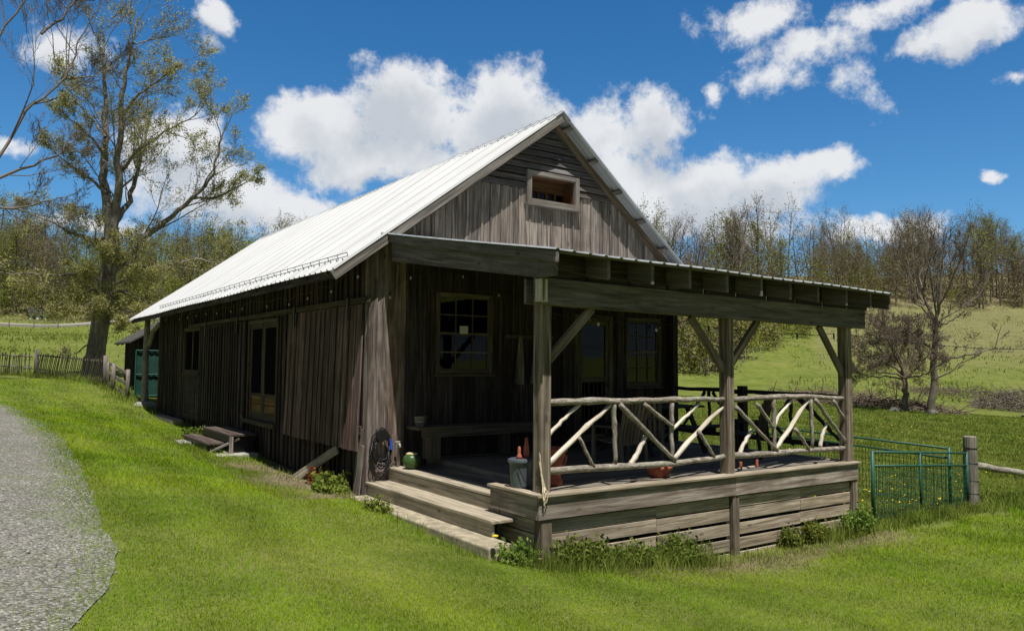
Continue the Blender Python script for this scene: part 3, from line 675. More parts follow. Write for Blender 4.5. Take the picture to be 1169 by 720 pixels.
mb = MB()   # verge board along the left slope
a = Vector((AX-.01, RY0+.03, AZ-.095)); b = Vector((-.75, RY0+.03, AZ-.095-(AX-.01+.75)*SL)); mb.beam(a, b, .035, .15)
mb.build('verge_board', W_GTRIM, cabin, bevel=.004)
for k in range(6):
    mb = MB(); x = AX+.22+k*.62; zt = roof_z(x)-.035
    mb.beam((x, RY0+.05, zt-.03), (x, 1.0, zt-.03), .09, .055, up=(SR, 0, 1))
    mb.build('purlin', W_GREY, cabin, bevel=.004)
for k in range(5):
    mb = MB(); x = AX-.35-k*.8; mb.beam((x, RY0+.05, roof_z(x)-.065), (x, 1.0, roof_z(x)-.065), .09, .055, up=(-SL, 0, 1)); mb.build('purlin', W_GREY, cabin)
mb = MB()
mb.beam((AX+.06, .0-.02, AZ-.10-.06*SR-.06), (7.3, -.02, roof_z(7.3)-.16), .05, .12)
mb.build('barge_rafter', W_TRIM, cabin)
for i in range(20):   # rafter tails below the left eave
    mb = MB(); y = .05+i*.88; mb.beam((.5, y, under(.5)-.02), (-.70, y, under(-.70)+.015), .055, .11); mb.build('rafter_tail', W_DARK, cabin)
mb = MB(); mb.box((-.69, RY0+.06, roof_z(-.69)-.15), (-.655, RY1-.05, roof_z(-.69)-.045)); mb.build('eave_board', W_DARK, cabin)
mb = MB()   # snow guard rails along the eave
xg = -.52; zg = roof_z(xg)
for dz in (.05, .105): mb.tube([(xg, -.25, zg+dz), (xg, 5, zg+dz+.006), (xg, 10, zg+dz-.004), (xg, 13.6, zg+dz)], .0055, 6)
for i in range(38): y = -.24+i*.374; mb.tube([(xg+.03, y, zg+.02), (xg, y, zg+.11)], .0055, 5)
mb.build('snow_guard', BLACK, cabin)
# sliding doors and their track on the left wall ------------------
mb = MB(); mb.box((-.13, -.06, 2.385), (-.035, 11.6, 2.475)); mb.build('door_track', W_LTRIM, cabin, bevel=.006)
def slide_door(y0, y1, z0, z1, seed, bt=.03, bat=.055, kick=0, mat=None):
    rr = random.Random(seed); mb = MB()
    board_wall(mb, lambda u, t, z: (-.085-t-kick*(z1-z), u, z), y0, y1, lambda u: z0, lambda u: z1, .235, [], rr, bat=bat, bt=bt, ragged=.006, gap=.016)
    mb.box((-.086, y0+.02, z0+.25), (-.056, y1-.02, z0+.38)); mb.box((-.086, y0+.02, z1-.4), (-.056, y1-.02, z1-.27))
    d = mb.build('sliding_door', mat or W_DARK, cabin)
    for y in (y0+.45, y1-.45): m2 = MB(); m2.box((-.155, y-.025, z1-.25), (-.135, y+.025, z1+.10)); m2.tube([(-.15, y, z1+.07), (-.13, y, z1+.07)], .05, 12); m2.build('door_hanger', BLACK, d)
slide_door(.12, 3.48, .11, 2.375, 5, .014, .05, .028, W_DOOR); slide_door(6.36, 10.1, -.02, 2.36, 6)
# doors and windows ------------------------------------------------
def framed(name, to3, u0, u1, z0, z1, cols, rows, fw=.055, depth=.05, out=.03, mat=W_TRIM, sill=True, parent=None, mun=.022, glass_t=-.02, pane=None):
    mb = MB(); o = out; i = -depth
    def bx(a, b, za, zb, t0, t1): 
        p, q = to3(a, t0, za), to3(b, t1, zb); mb.box(p, q)
    bx(u0-fw, u0+.006, z0-fw, z1+fw, i, o); bx(u1-.006, u1+fw, z0-fw, z1+fw, i, o); bx(u0+.006, u1-.006, z1-.006, z1+fw, i, o-.003); bx(u0+.006, u1-.006, z0-fw, z0+.006, i, o-.003)
    f = mb.build(name, mat, parent or cabin, bevel=.003)
    if sill:
        mb = MB(); mb.box(to3(u0-fw-.03, -.01, z0-fw-.035), to3(u1+fw+.03, out+.045, z0-fw-.002)); mb.build('sill', mat, f, bevel=.004)
    mb = MB()
    for c in range(1, cols): x = u0+(u1-u0)*c/cols; mb.box(to3(x-mun/2, glass_t-.012, z0), to3(x+mun/2, glass_t+.014, z1))
    for r in range(1, rows):
        z = z0+(z1-z0)*r/rows; w = mun if not (rows == 4 and r == 2) else mun*1.9
        mb.box(to3(u0, glass_t-.014, z-w/2), to3(u1, glass_t+.016, z+w/2))
    sash = .03
    mb.box(to3(u0, glass_t-.016, z0), to3(u0+sash, glass_t+.02, z1)); mb.box(to3(u1-sash, glass_t-.016, z0), to3(u1, glass_t+.02, z1))
    mb.box(to3(u0+sash, glass_t-.016, z1-sash), to3(u1-sash, glass_t+.02, z1)); mb.box(to3(u0+sash, glass_t-.016, z0), to3(u1-sash, glass_t+.02, z0+sash+.01))
    mb.build('muntin', mat, f)
    mb = MB(); P = [to3(u0, glass_t, z0), to3(u1, glass_t, z0), to3(u1, glass_t, z1), to3(u0, glass_t, z1)]
    mb.quad(P); mb.build('pane', pane or GLASS, f)
    return f
f1 = framed('window', front3, *OP_W1, 3, 4)
mb = MB(); mb.box(front3(1.60, .0, 1.955), front3(1.76, .004, 2.085)); mb.build('paper_notice', PAPER, f1)
f2 = framed('window', front3, *OP_W2, 3, 4)
for op in ((2.45, 3.25, 1.35, 2.35), (.72, 1.32, 1.0, 2.36), (8, 9.2, 1.0, 2.3)): framed('window', right3, *op, 3, 3, mun=.05)
# front screen door
mb = MB(); a, b, z0, z1 = OP_D
for p, q in (((a-.09, z0), (a+.01, z1+.09)), ((b-.01, z0), (b+.09, z1+.09)), ((a+.01, z1), (b-.01, z1+.09))): mb.box(front3(p[0], -.05, p[1]), front3(q[0], .035, q[1]))
fr = mb.build('door_frame', W_TRIM, cabin, bevel=.003)
mb = MB()
mb.box(front3(a+.012, -.01, z0+.01), front3(a+.09, .025, z1-.01)); mb.box(front3(b-.09, -.01, z0+.01), front3(b-.012, .025, z1-.01))
for zz, h in ((z0+.01, .14), (1.13, .10), (z1-.10, .09)): mb.box(front3(a+.09, -.008, zz), front3(b-.09, .023, zz+h))
for i in range(5): x = a+.16+i*.11; mb.box(front3(x-.008, -.004, z0+.15), front3(x+.008, .012, 1.13))
dr = mb.build('screen_door', W_TRIM, cabin, bevel=.002)
mb = MB(); mb.tube([front3(b-.05, .02, 1.08), front3(b-.05, .07, 1.08)], .012, 8); mb.tube([front3(b-.05, .07, 1.02), front3(b-.05, .07, 1.22)], .011, 8); mb.build('handle', BLACK, dr)
mb = MB(); mb.quad([front3(a+.09, .002, 1.23), front3(b-.09, .002, 1.23), front3(b-.09, .002, z1-.1), front3(a+.09, .002, z1-.1)]); mb.build('pane', GLASS, dr)
# french doors in the left wall
y0, y1, z0, z1 = OP_FD
mb = MB()
for p, q in (((y0-.09, z0-.05), (y0, z1+.09)), ((y1, z0-.05), (y1+.09, z1+.09)), ((y0, z1), (y1, z1+.09))): mb.box(left3(p[0], -.08, p[1]), left3(q[0], .034, q[1]))
mb.box(left3(y0-.14, -.05, z0-.12), left3(y1+.14, .10, z0-.03))
fd = mb.build('door_frame', W_LTRIM, cabin, bevel=.003)
ym = (y0+y1)/2
for (a, b) in ((y0+.005, ym-.005), (ym+.005, y1-.005)):
    mb = MB(); s = .10
    mb.box(left3(a, -.05, z0), left3(a+s, .0, z1)); mb.box(left3(b-s, -.05, z0), left3(b, .0, z1))
    mb.box(left3(a+s, -.048, z1-.1), left3(b-s, -.003, z1)); mb.box(left3(a+s, -.048, z0), left3(b-s, -.003, z0+.13)); mb.box(left3(a+s, -.048, .73), left3(b-s, -.003, .80))
    d = mb.build('french_door', W_LTRIM, cabin, bevel=.003)
    mb = MB(); mb.box(left3(a+s, -.035, z0+.13), left3(b-s, -.018, .56)); mb.box(left3(a+s, -.035, .575), left3(b-s, -.018, .73)); mb.build('panel', W_YELL, d)
    mb = MB(); mb.quad([left3(a+s, -.02, .80), left3(b-s, -.02, .80), left3(b-s, -.02, z1-.1), left3(a+s, -.02, z1-.1)]); mb.build('pane', SCREEN, d)
# far door with a pair of tall panes
y0, y1, z0, z1 = OP_WD
framed('window', left3, y0, y1, z0, z1, 2, 1, fw=.07, out=.035, mun=.09, pane=SCREEN, mat=W_LTRIM)
mb = MB(); mb.box(left3(y0-.02, .004, -.12), left3(y1+.02, .02, z0-.09)); mb.box(left3(y0-.09, .004, -.2), left3(y0-.02, .04, z0-.09)); mb.box(left3(y1+.02, .004, -.2), left3(y1+.09, .04, z0-.09))
mb.build('door_panel', W_DARK, cabin, bevel=.003)
# deep-set gable window
mb = MB(); a, b, z0, z1 = GW
def fx(p, q, t0, t1): mb.box(front3(p[0], t0, p[1]), front3(q[0], t1, q[1]))
fx((a-.10, z0-.085), (a, z1+.085), .0, .075); fx((b, z0-.085), (b+.10, z1+.085), .0, .075); fx((a, z1), (b, z1+.085), .0, .072); fx((a-.0, z0-.085), (b, z0), .0, .078)
gw = mb.build('gable_window', W_GTRIM, cabin, bevel=.004)
mb = MB(); mb.box(front3(a-.13, .0, z0-.125), front3(b+.13, .115, z0-.088)); mb.build('sill', W_GTRIM, gw, bevel=.004)
mb = MB(); fx((a-.02, z0-.02), (a, z1+.02), -.38, -.001); fx((b, z0-.02), (b+.02, z1+.02), -.38, -.001); fx((a, z1), (b, z1+.02), -.38, -.001); fx((a, z0-.02), (b, z0), -.38, -.001); mb.build('reveal', W_WARM, gw)
mb = MB()
fx((a, z1-.20), (b, z1), -.33, -.28); fx((a, z0), (b, z0+.05), -.33, -.28)
for i in range(6): x = a+(b-a)*i/5; fx((max(a, x-.022), z0+.05), (min(b, x+.022), z1-.20), -.328, -.282)
mb.build('muntin', W_WARM, gw)
mb = MB(); mb.quad([front3(a, -.305, z0), front3(b, -.305, z0), front3(b, -.305, z1), front3(a, -.305, z1)]); mb.build('pane', GLASS, gw)
# ------------------------------------------------------------------ porch
def T(x, y, z): return (x, y, z-.01*x)
def tb(mb, a, b, **k):   # box that follows the porch's slight lean to the right
    (x0, y0, z0), (x1, y1, z1) = a, b
    x0, x1 = min(x0, x1), max(x0, x1); y0, y1 = min(y0, y1), max(y0, y1); z0, z1 = min(z0, z1), max(z0, z1)
    d = (x1-x0, y1-y0, z1-z0); g = d.index(max(d)); L = [0, 0, 0]; L[g] = 1; W = [0, 0, 0]; W[(g+1) % 3] = 1
    mb.hexa([T(x0,y0,z0), T(x1,y0,z0), T(x1,y1,z0), T(x0,y1,z0), T(x0,y0,z1), T(x1,y0,z1), T(x1,y1,z1), T(x0,y1,z1)], L, W)
PY0, PZ0, PY1, PZ1 = -.045, 3.475, -4.42, 2.70
PS = (PZ0-PZ1)/(PY0-PY1)
def pz(y): return PZ1+(y-PY1)*PS
# porch roof sheet, ribs down the slope
vs = []; fs = []; prof = []; x = .10
while x < 7.14:
    for d, h in ((0, 0), (.02, .02), (.045, .02), (.065, 0), (.15, 0)): prof.append((x+d, h))
    x += .235
ys = [PY0, -.33, -1.2, -2.1, -3.0, -3.8, PY1]
for y in ys:
    for x, h in prof: vs.append(T(x, y, pz(y)+h+.006*math.sin(x*2.3+y)))
n = len(prof)
for i in range(len(ys)-1):
    for j in range(n-1): fs.append((i*n+j, i*n+j+1, (i+1)*n+j+1, (i+1)*n+j))
me = bpy.data.meshes.new('porch_roof'); me.from_pydata(vs, [], fs); me.materials.append(GALV)
if me.polygons[0].normal.z < 0: me.flip_normals()
pr = bpy.data.objects.new('porch_roof', me); C.objects.link(pr); pr.parent = cabin; pr.matrix_parent_inverse = parent_inv(cabin)
s = pr.modifiers.new('thickness', 'SOLIDIFY'); s.thickness = .006; s.offset = -1
RAFX = [.97, 1.66, 2.35, 3.06, 3.74, 4.43, 5.13, 5.84, 6.52]
for i, x in enumerate(RAFX+[7.12]):
    mb = MB(); h = .235; w = .05
    y0, y1 = -.035, -4.33+r1.uniform(-.03, .03)
    mb.hexa([T(x-w/2, y1, pz(y1)-.035-h), T(x+w/2, y1, pz(y1)-.035-h), T(x+w/2, y0, pz(y0)-.035-h), T(x-w/2, y0, pz(y0)-.035-h),
             T(x-w/2, y1, pz(y1)-.035), T(x+w/2, y1, pz(y1)-.035), T(x+w/2, y0, pz(y0)-.035), T(x-w/2, y0, pz(y0)-.035)], (0, 1, PS), (1, 0, 0))
    mb.build('porch_rafter', W_BEAM, pr, bevel=.004)
mb = MB()   # roof boards across the rafters
y = -4.36; 
while y < -.25:
    w = r1.uniform(.17, .22)
    a, b = y, min(y+w, -.06)
    mb.hexa([T(.16, a, pz(a)-.031), T(7.15, a, pz(a)-.031), T(7.15, b, pz(b)-.031), T(.16, b, pz(b)-.031), T(.16, a, pz(a)-.008), T(7.15, a, pz(a)-.008), T(7.15, b, pz(b)-.008), T(.16, b, pz(b)-.008)], (1, 0, 0), (0, 1, 0)); y += w+.004
mb.build('porch_sheathing', W_BEAM, pr)
mb = MB()   # side beam and verge strip on the left
mb.hexa([(.165, -4.02, 2.435), (.235, -4.02, 2.435), (.235, -.345, 3.005), (.165, -.345, 3.005), (.165, -4.02, 2.675), (.235, -4.02, 2.675), (.235, -.345, 3.30), (.165, -.345, 3.30)], (0, 1, .17), (1, 0, 0))
mb.build('side_beam', W_BEAM, cabin, bevel=.006)
mb = MB()
mb.hexa([(.118, -4.405, pz(-4.405)-.135), (.162, -4.405, pz(-4.405)-.135), (.162, -.345, pz(-.345)-.135), (.118, -.345, pz(-.345)-.135), (.118, -4.405, pz(-4.405)-.012), (.162, -4.405, pz(-4.405)-.012), (.162, -.345, pz(-.345)-.012), (.118, -.345, pz(-.345)-.012)], (0, 1, .19), (1, 0, 0))
mb.build('verge_board', W_BEAM, pr, bevel=.004)
rx = [.24]+RAFX+[7.12]
for a, b in zip(rx, rx[1:]):
    mb = MB(); tb(mb, (a+.027, -3.935, 2.458), (b-.027, -3.905, pz(-3.92)-.034)); mb.build('blocking', W_FRONT, pr)
mb = MB(); tb(mb, (.166, -4.30, 2.44), (.235, -4.02, 2.655)); mb.build('beam_end', W_BEAM, pr, bevel=.006)
mb = MB(); tb(mb, (.19, -3.955, 2.15), (7.0, -3.905, 2.455)); tb(mb, (.21, -3.745, 2.16), (6.98, -3.695, 2.45)); mb.build('front_beam', W_BEAM, cabin, bevel=.006)
for x in (.18, .255): mb = MB(); tb(mb, (x, -4.05, 2.17), (x+.03, -3.958, 2.425)); mb.build('beam_end_block', W_PEEL, cabin)
POSTS = [.385, 3.64, 6.585]
for i, x in enumerate(POSTS):
    w = (.15, .145, .165)[i]; mb = MB(); tb(mb, (x-w/2, -3.90, .002), (x+w/2, -3.75, 2.46)); ps = mb.build('porch_post', W_POST, cabin, bevel=.008)
    mb = MB()
    if i == 0: mb.beam(T(.47, -3.825, 1.52), T(1.14, -3.825, 2.152), .06, .10)
    if i == 1: mb.beam(T(3.57, -3.825, 1.43), T(2.90, -3.825, 2.152), .06, .10); mb.beam(T(3.71, -3.825, 1.50), T(4.34, -3.825, 2.152), .06, .10)
    if i == 2: mb.beam(T(6.51, -3.825, 1.40), T(5.87, -3.825, 2.152), .06, .10)
    mb.build('brace', W_POST, ps, bevel=.005)
mb = MB(); tb(mb, (6.50, -.19, .002), (6.65, -.05, 3.2)); mb.build('porch_post', W_FRONT, cabin, bevel=.006)
# deck
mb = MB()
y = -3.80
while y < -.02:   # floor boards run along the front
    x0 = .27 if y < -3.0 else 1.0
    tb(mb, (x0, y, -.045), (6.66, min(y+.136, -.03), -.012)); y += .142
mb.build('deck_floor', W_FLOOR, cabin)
mb = MB(); tb(mb, (.32, -3.0, -.185), (1.0, -.03, -.15)); mb.build('landing', W_FLOOR, cabin)
mb = MB(); tb(mb, (.985, -2.995, -.148), (1.005, -.03, -.013)); mb.build('riser', W_FLOOR, cabin)
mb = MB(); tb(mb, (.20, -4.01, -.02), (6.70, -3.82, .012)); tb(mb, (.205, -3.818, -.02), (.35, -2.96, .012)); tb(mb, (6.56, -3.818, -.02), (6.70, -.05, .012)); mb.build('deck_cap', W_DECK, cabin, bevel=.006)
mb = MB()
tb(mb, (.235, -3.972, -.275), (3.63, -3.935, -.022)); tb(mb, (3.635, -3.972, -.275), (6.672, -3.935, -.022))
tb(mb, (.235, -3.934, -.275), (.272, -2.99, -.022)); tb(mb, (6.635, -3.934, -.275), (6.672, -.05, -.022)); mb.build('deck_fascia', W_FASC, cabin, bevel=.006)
for xa, ya, xb, yb in ((.2825, -3.955, .4375, -3.82), (3.595, -3.955, 3.725, -3.82), (6.53, -3.955, 6.67, -3.82), (.29, -3.10, .41, -2.98), (6.54, -1.9, 6.66, -1.78), (6.54, -.15, 6.66, -.03)):
    mb = MB(); mb.box((xa, ya, -1.6), (xb, yb, -.28-.01*xa)); mb.build('deck_leg', W_POST, cabin, bevel=.006)
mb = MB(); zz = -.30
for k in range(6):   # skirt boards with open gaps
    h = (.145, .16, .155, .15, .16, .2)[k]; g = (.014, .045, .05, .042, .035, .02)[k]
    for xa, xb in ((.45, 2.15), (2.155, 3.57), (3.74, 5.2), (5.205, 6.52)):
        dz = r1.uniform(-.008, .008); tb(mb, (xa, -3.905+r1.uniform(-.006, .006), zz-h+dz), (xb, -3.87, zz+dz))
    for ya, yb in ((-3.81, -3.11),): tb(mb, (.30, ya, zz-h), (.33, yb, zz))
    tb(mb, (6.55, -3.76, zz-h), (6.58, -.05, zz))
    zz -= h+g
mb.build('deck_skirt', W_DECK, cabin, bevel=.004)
# steps
mb = MB(); tb(mb, (-.05, -3.46, -.375), (.34, -.005, -.335)); st = mb.build('porch_step', W_TREAD, cabin, bevel=.008)
mb = MB(); tb(mb, (-.02, -3.42, -.56), (.015, -.01, -.378)); mb.build('riser', W_TREAD, st, bevel=.003)
mb = MB(); tb(mb, (.30, -2.98, -.165), (.60, -.04, -.13)); st = mb.build('porch_step', W_TREAD, cabin, bevel=.008)
mb = MB(); tb(mb, (.322, -2.97, -.336), (.35, -.04, -.168)); mb.build('riser', W_TREAD, st, bevel=.003)
mb = MB(); mb.box((-.33, -3.82, -.74), (.02, .0, -.53)); mb.build('foundation_slab', CONC, cabin, bevel=.02)
# rustic branch railing
def branch(mb, pts, r, wob=.012, n=8, seg=6, seed=0, y=-3.815, yz=None):
    rr = random.Random(seed); out = []; rad = []
    P = [Vector(p) for p in pts]
    tot = sum((P[i+1]-P[i]).length for i in range(len(P)-1))
    for i in range(len(P)-1):
        k = max(2, int(seg*(P[i+1]-P[i]).length/tot+1))
        for j in range(k+(1 if i == len(P)-2 else 0)):
            t = j/k; p = P[i].lerp(P[i+1], t)
            w = wob if 0 < len(out) else 0
            f = (i+t)/max(1, len(P)-1); out.append(p+Vector((rr.uniform(-w, w), rr.uniform(-w, w), rr.uniform(-w, w)))); rad.append(r*(1.0-.22*f)*rr.uniform(.90, 1.07)*(1.12 if rr.random() < .1 else 1))
    mb.tube(out, rad, n)
def rail2(pts, r, mat, name, seed, y=-3.825, par=None, wob=.007, seg=9):
    mb = MB(); branch(mb, [(x, y, z) for x, z in pts], r, wob, seed=seed, seg=seg)
    return mb.build(name, mat, par or railing, smooth=True)
railing = None
mb = MB(); branch(mb, [(.45, -3.825, 1.02), (2, -3.825, 1.015), (3.58, -3.825, 1.0)], .042, .01, seg=14, seed=1); railing = mb.build('branch_railing', W_BARK, cabin, smooth=True)
rail2([(3.70, .985), (4.3, 1.0), (4.81, 1.005), (5.61, .995), (6.52, .945)], .042, W_BARK, 'top_rail', 2, seg=12)
rail2([(.45, .235), (1.62, .21), (2.55, .175), (3.58, .205)], .045, W_BARK, 'bottom_rail', 3, seg=14)
rail2([(3.70, .205), (4.65, .175), (5.3, .18), (6.52, .155)], .045, W_BARK, 'bottom_rail', 4, seg=12)
for i, (a, b) in enumerate([((1.5, .98), (1.53, .24)), ((2.53, .97), (2.53, .22)), ((4.69, .97), (4.71, .21)), ((5.63, .95), (5.66, .21))]): rail2([a, b], .034, W_BARK, 'baluster', 20+i)
for i, (a, m_, b, r) in enumerate([((.46, .62), (.7, .80), (.97, .99), .026), ((.46, .29), (1.0, .66), (1.49, .985), .034), ((1.80, .21), (1.92, .34), (2.07, .56), .036), ((2.57, .22), (3.05, .56), (3.57, .885), .036), ((2.56, .62), (2.86, .80), (3.10, .955), .027),
      ((3.93, .21), (4.04, .36), (4.22, .55), .032), ((4.74, .56), (4.88, .75), (5.17, .94), .028), ((4.75, .22), (5.2, .60), (5.63, .965), .036), ((5.90, .20), (5.96, .38), (6.10, .57), .032)]):
    rail2([a, m_, b], r, W_PEEL, 'peeled_baluster', 40+i, y=-3.80, wob=.006)
for i, (a, b, r) in enumerate([((1.57, .98), (2.57, .22), .036), ((2.0, .97), (2.53, .66), .03), ((.92, .60), (1.15, .24), .026), ((3.02, .58), (3.33, .23), .028),
      ((3.80, .88), (4.74, .22), .03), ((4.26, .92), (4.67, .56), .028), ((5.70, .95), (6.58, .21), .034), ((6.2, .92), (6.56, .56), .027), ((5.18, .52), (5.53, .20), .03)]):
    rail2([a, b], r, W_BARK, 'baluster', 60+i, y=-3.85)
# side railing on the right, its shade painted in as near-black wood
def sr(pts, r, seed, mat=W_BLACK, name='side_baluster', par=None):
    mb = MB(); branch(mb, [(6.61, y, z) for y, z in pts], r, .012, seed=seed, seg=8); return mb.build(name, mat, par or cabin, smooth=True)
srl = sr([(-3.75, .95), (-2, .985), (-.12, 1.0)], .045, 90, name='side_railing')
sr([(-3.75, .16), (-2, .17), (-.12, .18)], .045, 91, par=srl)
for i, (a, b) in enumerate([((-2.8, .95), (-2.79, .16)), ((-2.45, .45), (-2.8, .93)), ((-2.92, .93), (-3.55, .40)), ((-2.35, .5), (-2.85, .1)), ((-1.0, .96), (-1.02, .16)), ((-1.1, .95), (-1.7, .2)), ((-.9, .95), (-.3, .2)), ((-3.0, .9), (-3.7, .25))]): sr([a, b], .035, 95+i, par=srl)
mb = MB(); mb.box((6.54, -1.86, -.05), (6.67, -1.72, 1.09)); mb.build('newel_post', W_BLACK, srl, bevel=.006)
# ------------------------------------------------------------------ things on and around the porch
t = thing('porch_bench', 'long dark plank bench against the front wall of the porch', 'bench', (1.9, -.4, 0))
mb = MB(); mb.box((.52, -.62, .455), (3.2, -.24, .50)); mb.build('seat', W_TRIM, t, bevel=.006)
mb = MB(); mb.box((.60, -.60, .335), (3.12, -.57, .453)); mb.build('apron', W_TRIM, t, bevel=.004)
for x in (.78, 2.2, 3.0): mb = MB(); mb.box((x, -.565, -.012), (x+.16 if x < 1 else x+.05, -.28, .453)); mb.build('leg', W_TRIM, t, bevel=.004)
t = thing('planter_box', 'small grey box standing on the left end of the porch bench', 'box', (.66, -.42, .5))
mb = MB(); mb.lathe([(.085, 0), (.105, .15), (.10, .15), (.095, .10)], (.66, -.42, .502), 4); mb.build('box_body', W_GREY, t)
t = thing('glazed_pot', 'squat dark green pot with a pale top beside the top porch step', 'pot', (.52, -.42, -.13))
mb = MB(); mb.lathe([(.07, 0), (.12, .04), (.14, .11), (.12, .18), (.085, .215)], (.52, -.42, -.128), 24); mb.build('pot_body', POTG, t, smooth=True)
mb = MB(); mb.lathe([(.088, .212), (.092, .225), (.05, .24)], (.52, -.42, -.128), 20); mb.build('pot_top', PALE, t, smooth=True)
# coiled hose on the front wall
t = thing('garden_hose', 'black garden hose coiled on the sunlit corner of the front wall', 'hose', (.16, -.06, .0))
rr = random.Random(8); pts = []; rad = []
for i in range(150):
    a = i/150*2*math.pi*8; k = i/150; rx = .15+.035*math.sin(a*.31+1); rz = .23+.06*math.sin(a*.23)+.03*math.sin(a*1.0)
    pts.append((.16+rx*math.sin(a)+rr.uniform(-.006, .006), -.05-.055*((i*7) % 10)/10-.02, .19+rz*math.cos(a)-(.07*k))); rad.append(.0105)
mb = MB(); mb.tube(pts, rad, 7); mb.build('hose_coil', BLACK, t, smooth=True)
mb = MB(); mb.tube([(.16, -.1, .02), (.05, -.12, -.15), (.02, -.11, -.28), (.12, -.12, -.31), (.24, -.12, -.20), (.33, -.13, -.07), (.40, -.14, -.09)], .0105, 7)
mb.tube([(.02, -.1, .25), (-.045, -.12, .0), (.02, -.13, -.22), (.15, -.14, -.25), (.27, -.13, -.05), (.30, -.1, .2)], .0105, 7); mb.build('hose_tail', BLACK, t, smooth=True)
mb = MB(); mb.tube([(.31, -.12, .30), (.325, -.13, .14)], [.018, .026], 10); mb.build('nozzle', BLUE, t)
mb = MB(); mb.lathe([(.09, 0), (.095, .01), (.06, .02), (.06, .10), (.095, .11), (.09, .12)], (0, 0, 0), 16); hk = mb.build('hose_hook', BLACK, t); 
for v in hk.data.vertices: x, y, z = v.co; v.co = (.16+x, -.13+z, .36+y)
t = thing('water_tap', 'pale standpipe tap against the wall beside the porch steps', 'tap', (.44, -.12, -.13))
mb = MB(); mb.tube([(.44, -.10, -.33), (.44, -.10, .20), (.44, -.16, .22), (.44, -.19, .17)], .018, 9); mb.build('pipe', CONC2, t, smooth=True)
mb = MB(); mb.tube([(.40, -.10, .245), (.48, -.10, .245)], .013, 8); mb.tube([(.44, -.10, .2), (.44, -.10, .245)], .01, 6); mb.build('tap_handle', CONC2, t)
# metal pail with clay things on the lid at the deck corner
t = thing('metal_pail', 'dark grey metal bin with a flat lid on the corner of the deck', 'bin', (.42, -3.36, .01))
cx, cy = .40, -3.40
mb = MB(); mb.lathe([(.115, 0), (.12, .02), (.138, .27), (.145, .29)], (cx, cy, .012), 28); mb.build('bin_body', PAIL, t)
mb = MB(); mb.lathe([(.158, .29), (.162, .30), (.158, .325), (.13, .335)], (cx, cy, .012), 28); mb.build('lid', PAIL, t)
mb = MB(); mb.tube([(cx-.12, cy-.10, .27), (cx-.06, cy-.17, .09), (cx, cy-.16, .04)], .006, 6); mb.build('strap', BLACK, t)
for nm, dx, prof, lb, cat in (('clay_bottle', .065, [(.03, 0), (.035, .05), (.033, .13), (.02, .19), (.022, .24)], 'tall terracotta bottle standing on the lid of the grey metal bin', 'bottle'), ('clay_figure', -.04, [(.04, 0), (.03, .03), (.018, .06), (.022, .09), (.012, .14)], 'short terracotta finial standing on the lid of the grey metal bin', 'ornament')):
    mb = MB(); mb.lathe(prof, (cx+dx, cy-.02, .348), 14); tag(mb.build(nm, TERRA, None, smooth=True), lb, cat)
t = thing('broom', 'long black handled broom leaning on the left porch post', 'broom', (.50, -3.55, .0))
mb = MB(); mb.tube([(.48, -3.62, .05), (.355, -3.72, .98)], .016, 8); mb.build('handle', BLACK, t)
mb = MB(); mb.beam((.49, -3.612, .001), (.478, -3.62, .16), .12, .05, w2=.05, h2=.04); mb.build('brush_head', BLACK, t)
t = thing('frayed_rope', 'pale frayed rope hanging down the foot of the left porch post to the deck edge', 'rope', (.30, -3.95, .0))
mb = MB(); rr = random.Random(4)
for k in range(5):
    mb.tube([(.285+rr.uniform(-.01, .01), -3.915, .40+rr.uniform(-.05, .08)), (.30+rr.uniform(-.01, .01), -3.93, .22), (.315+rr.uniform(-.02, .02), -3.955, .09), (.30+rr.uniform(-.03, .03), -3.99-.01*k, .035), (.28+rr.uniform(-.03, .03), -4.02, -.03-rr.uniform(0, .08))], .006, 5)
mb.build('strands', ROPE, t)
# terracotta planters behind the railing
t = thing('terracotta_urn', 'tall orange terracotta urn behind the branch railing beside the left porch post', 'urn', (.92, -3.34, 0))
mb = MB(); mb.lathe([(.11, 0), (.13, .012), (.13, .05), (.105, .09), (.115, .20), (.15, .33), (.165, .40), (.19, .415), (.19, .45), (.165, .45), (.15, .36)], (.92, -3.34, -.015), 28); u = mb.build('urn_body', TERRA, t, smooth=True)
for s in (-1, 1): mb = MB(); mb.tube([(.92+s*.16, -3.34, .36), (.92+s*.23, -3.34, .31), (.92+s*.20, -3.34, .22), (.92+s*.125, -3.34, .20)], .016, 8); mb.build('handle', TERRA, t, smooth=True)
t = thing('terracotta_bowl', 'low wide orange terracotta bowl on the deck floor behind the branch railing', 'bowl', (2.62, -3.5, 0))
mb = MB(); mb.lathe([(.10, 0), (.13, .02), (.165, .09), (.185, .125), (.185, .15), (.165, .15), (.14, .06)], (2.62, -3.5, -.035), 28); mb.build('bowl_body', TERRA, t, smooth=True)
mb = MB(); mb.tube([(2.80, -3.46, .03), (2.93, -3.45, .05)], [.05, .035], 10); tag(mb.build('green_trowel', GRN, None), 'small green cone lying beside the low terracotta bowl', 'garden cone')
mb = MB(); mb.beam((3.95, -3.62, -.04), (5.5, -3.3, -.055), .03, .02); tag(mb.build('thin_stick', W_PEEL, None), 'long pale stick lying on the deck behind the right railing bay', 'stick')
for i, (x, y) in enumerate(((4.28, -3.55), (4.72, -3.5))):
    mb = MB(); mb.lathe([(.022, 0), (.024, .01), (.022, .10), (.02, .11)], (x, y, -.055), 12); tag(mb.build('clay_tube', TERRA, None, smooth=True), 'short pink clay tube beside the long stick, '+('nearest the middle porch post' if i == 0 else 'further from the middle porch post'), 'clay tube')
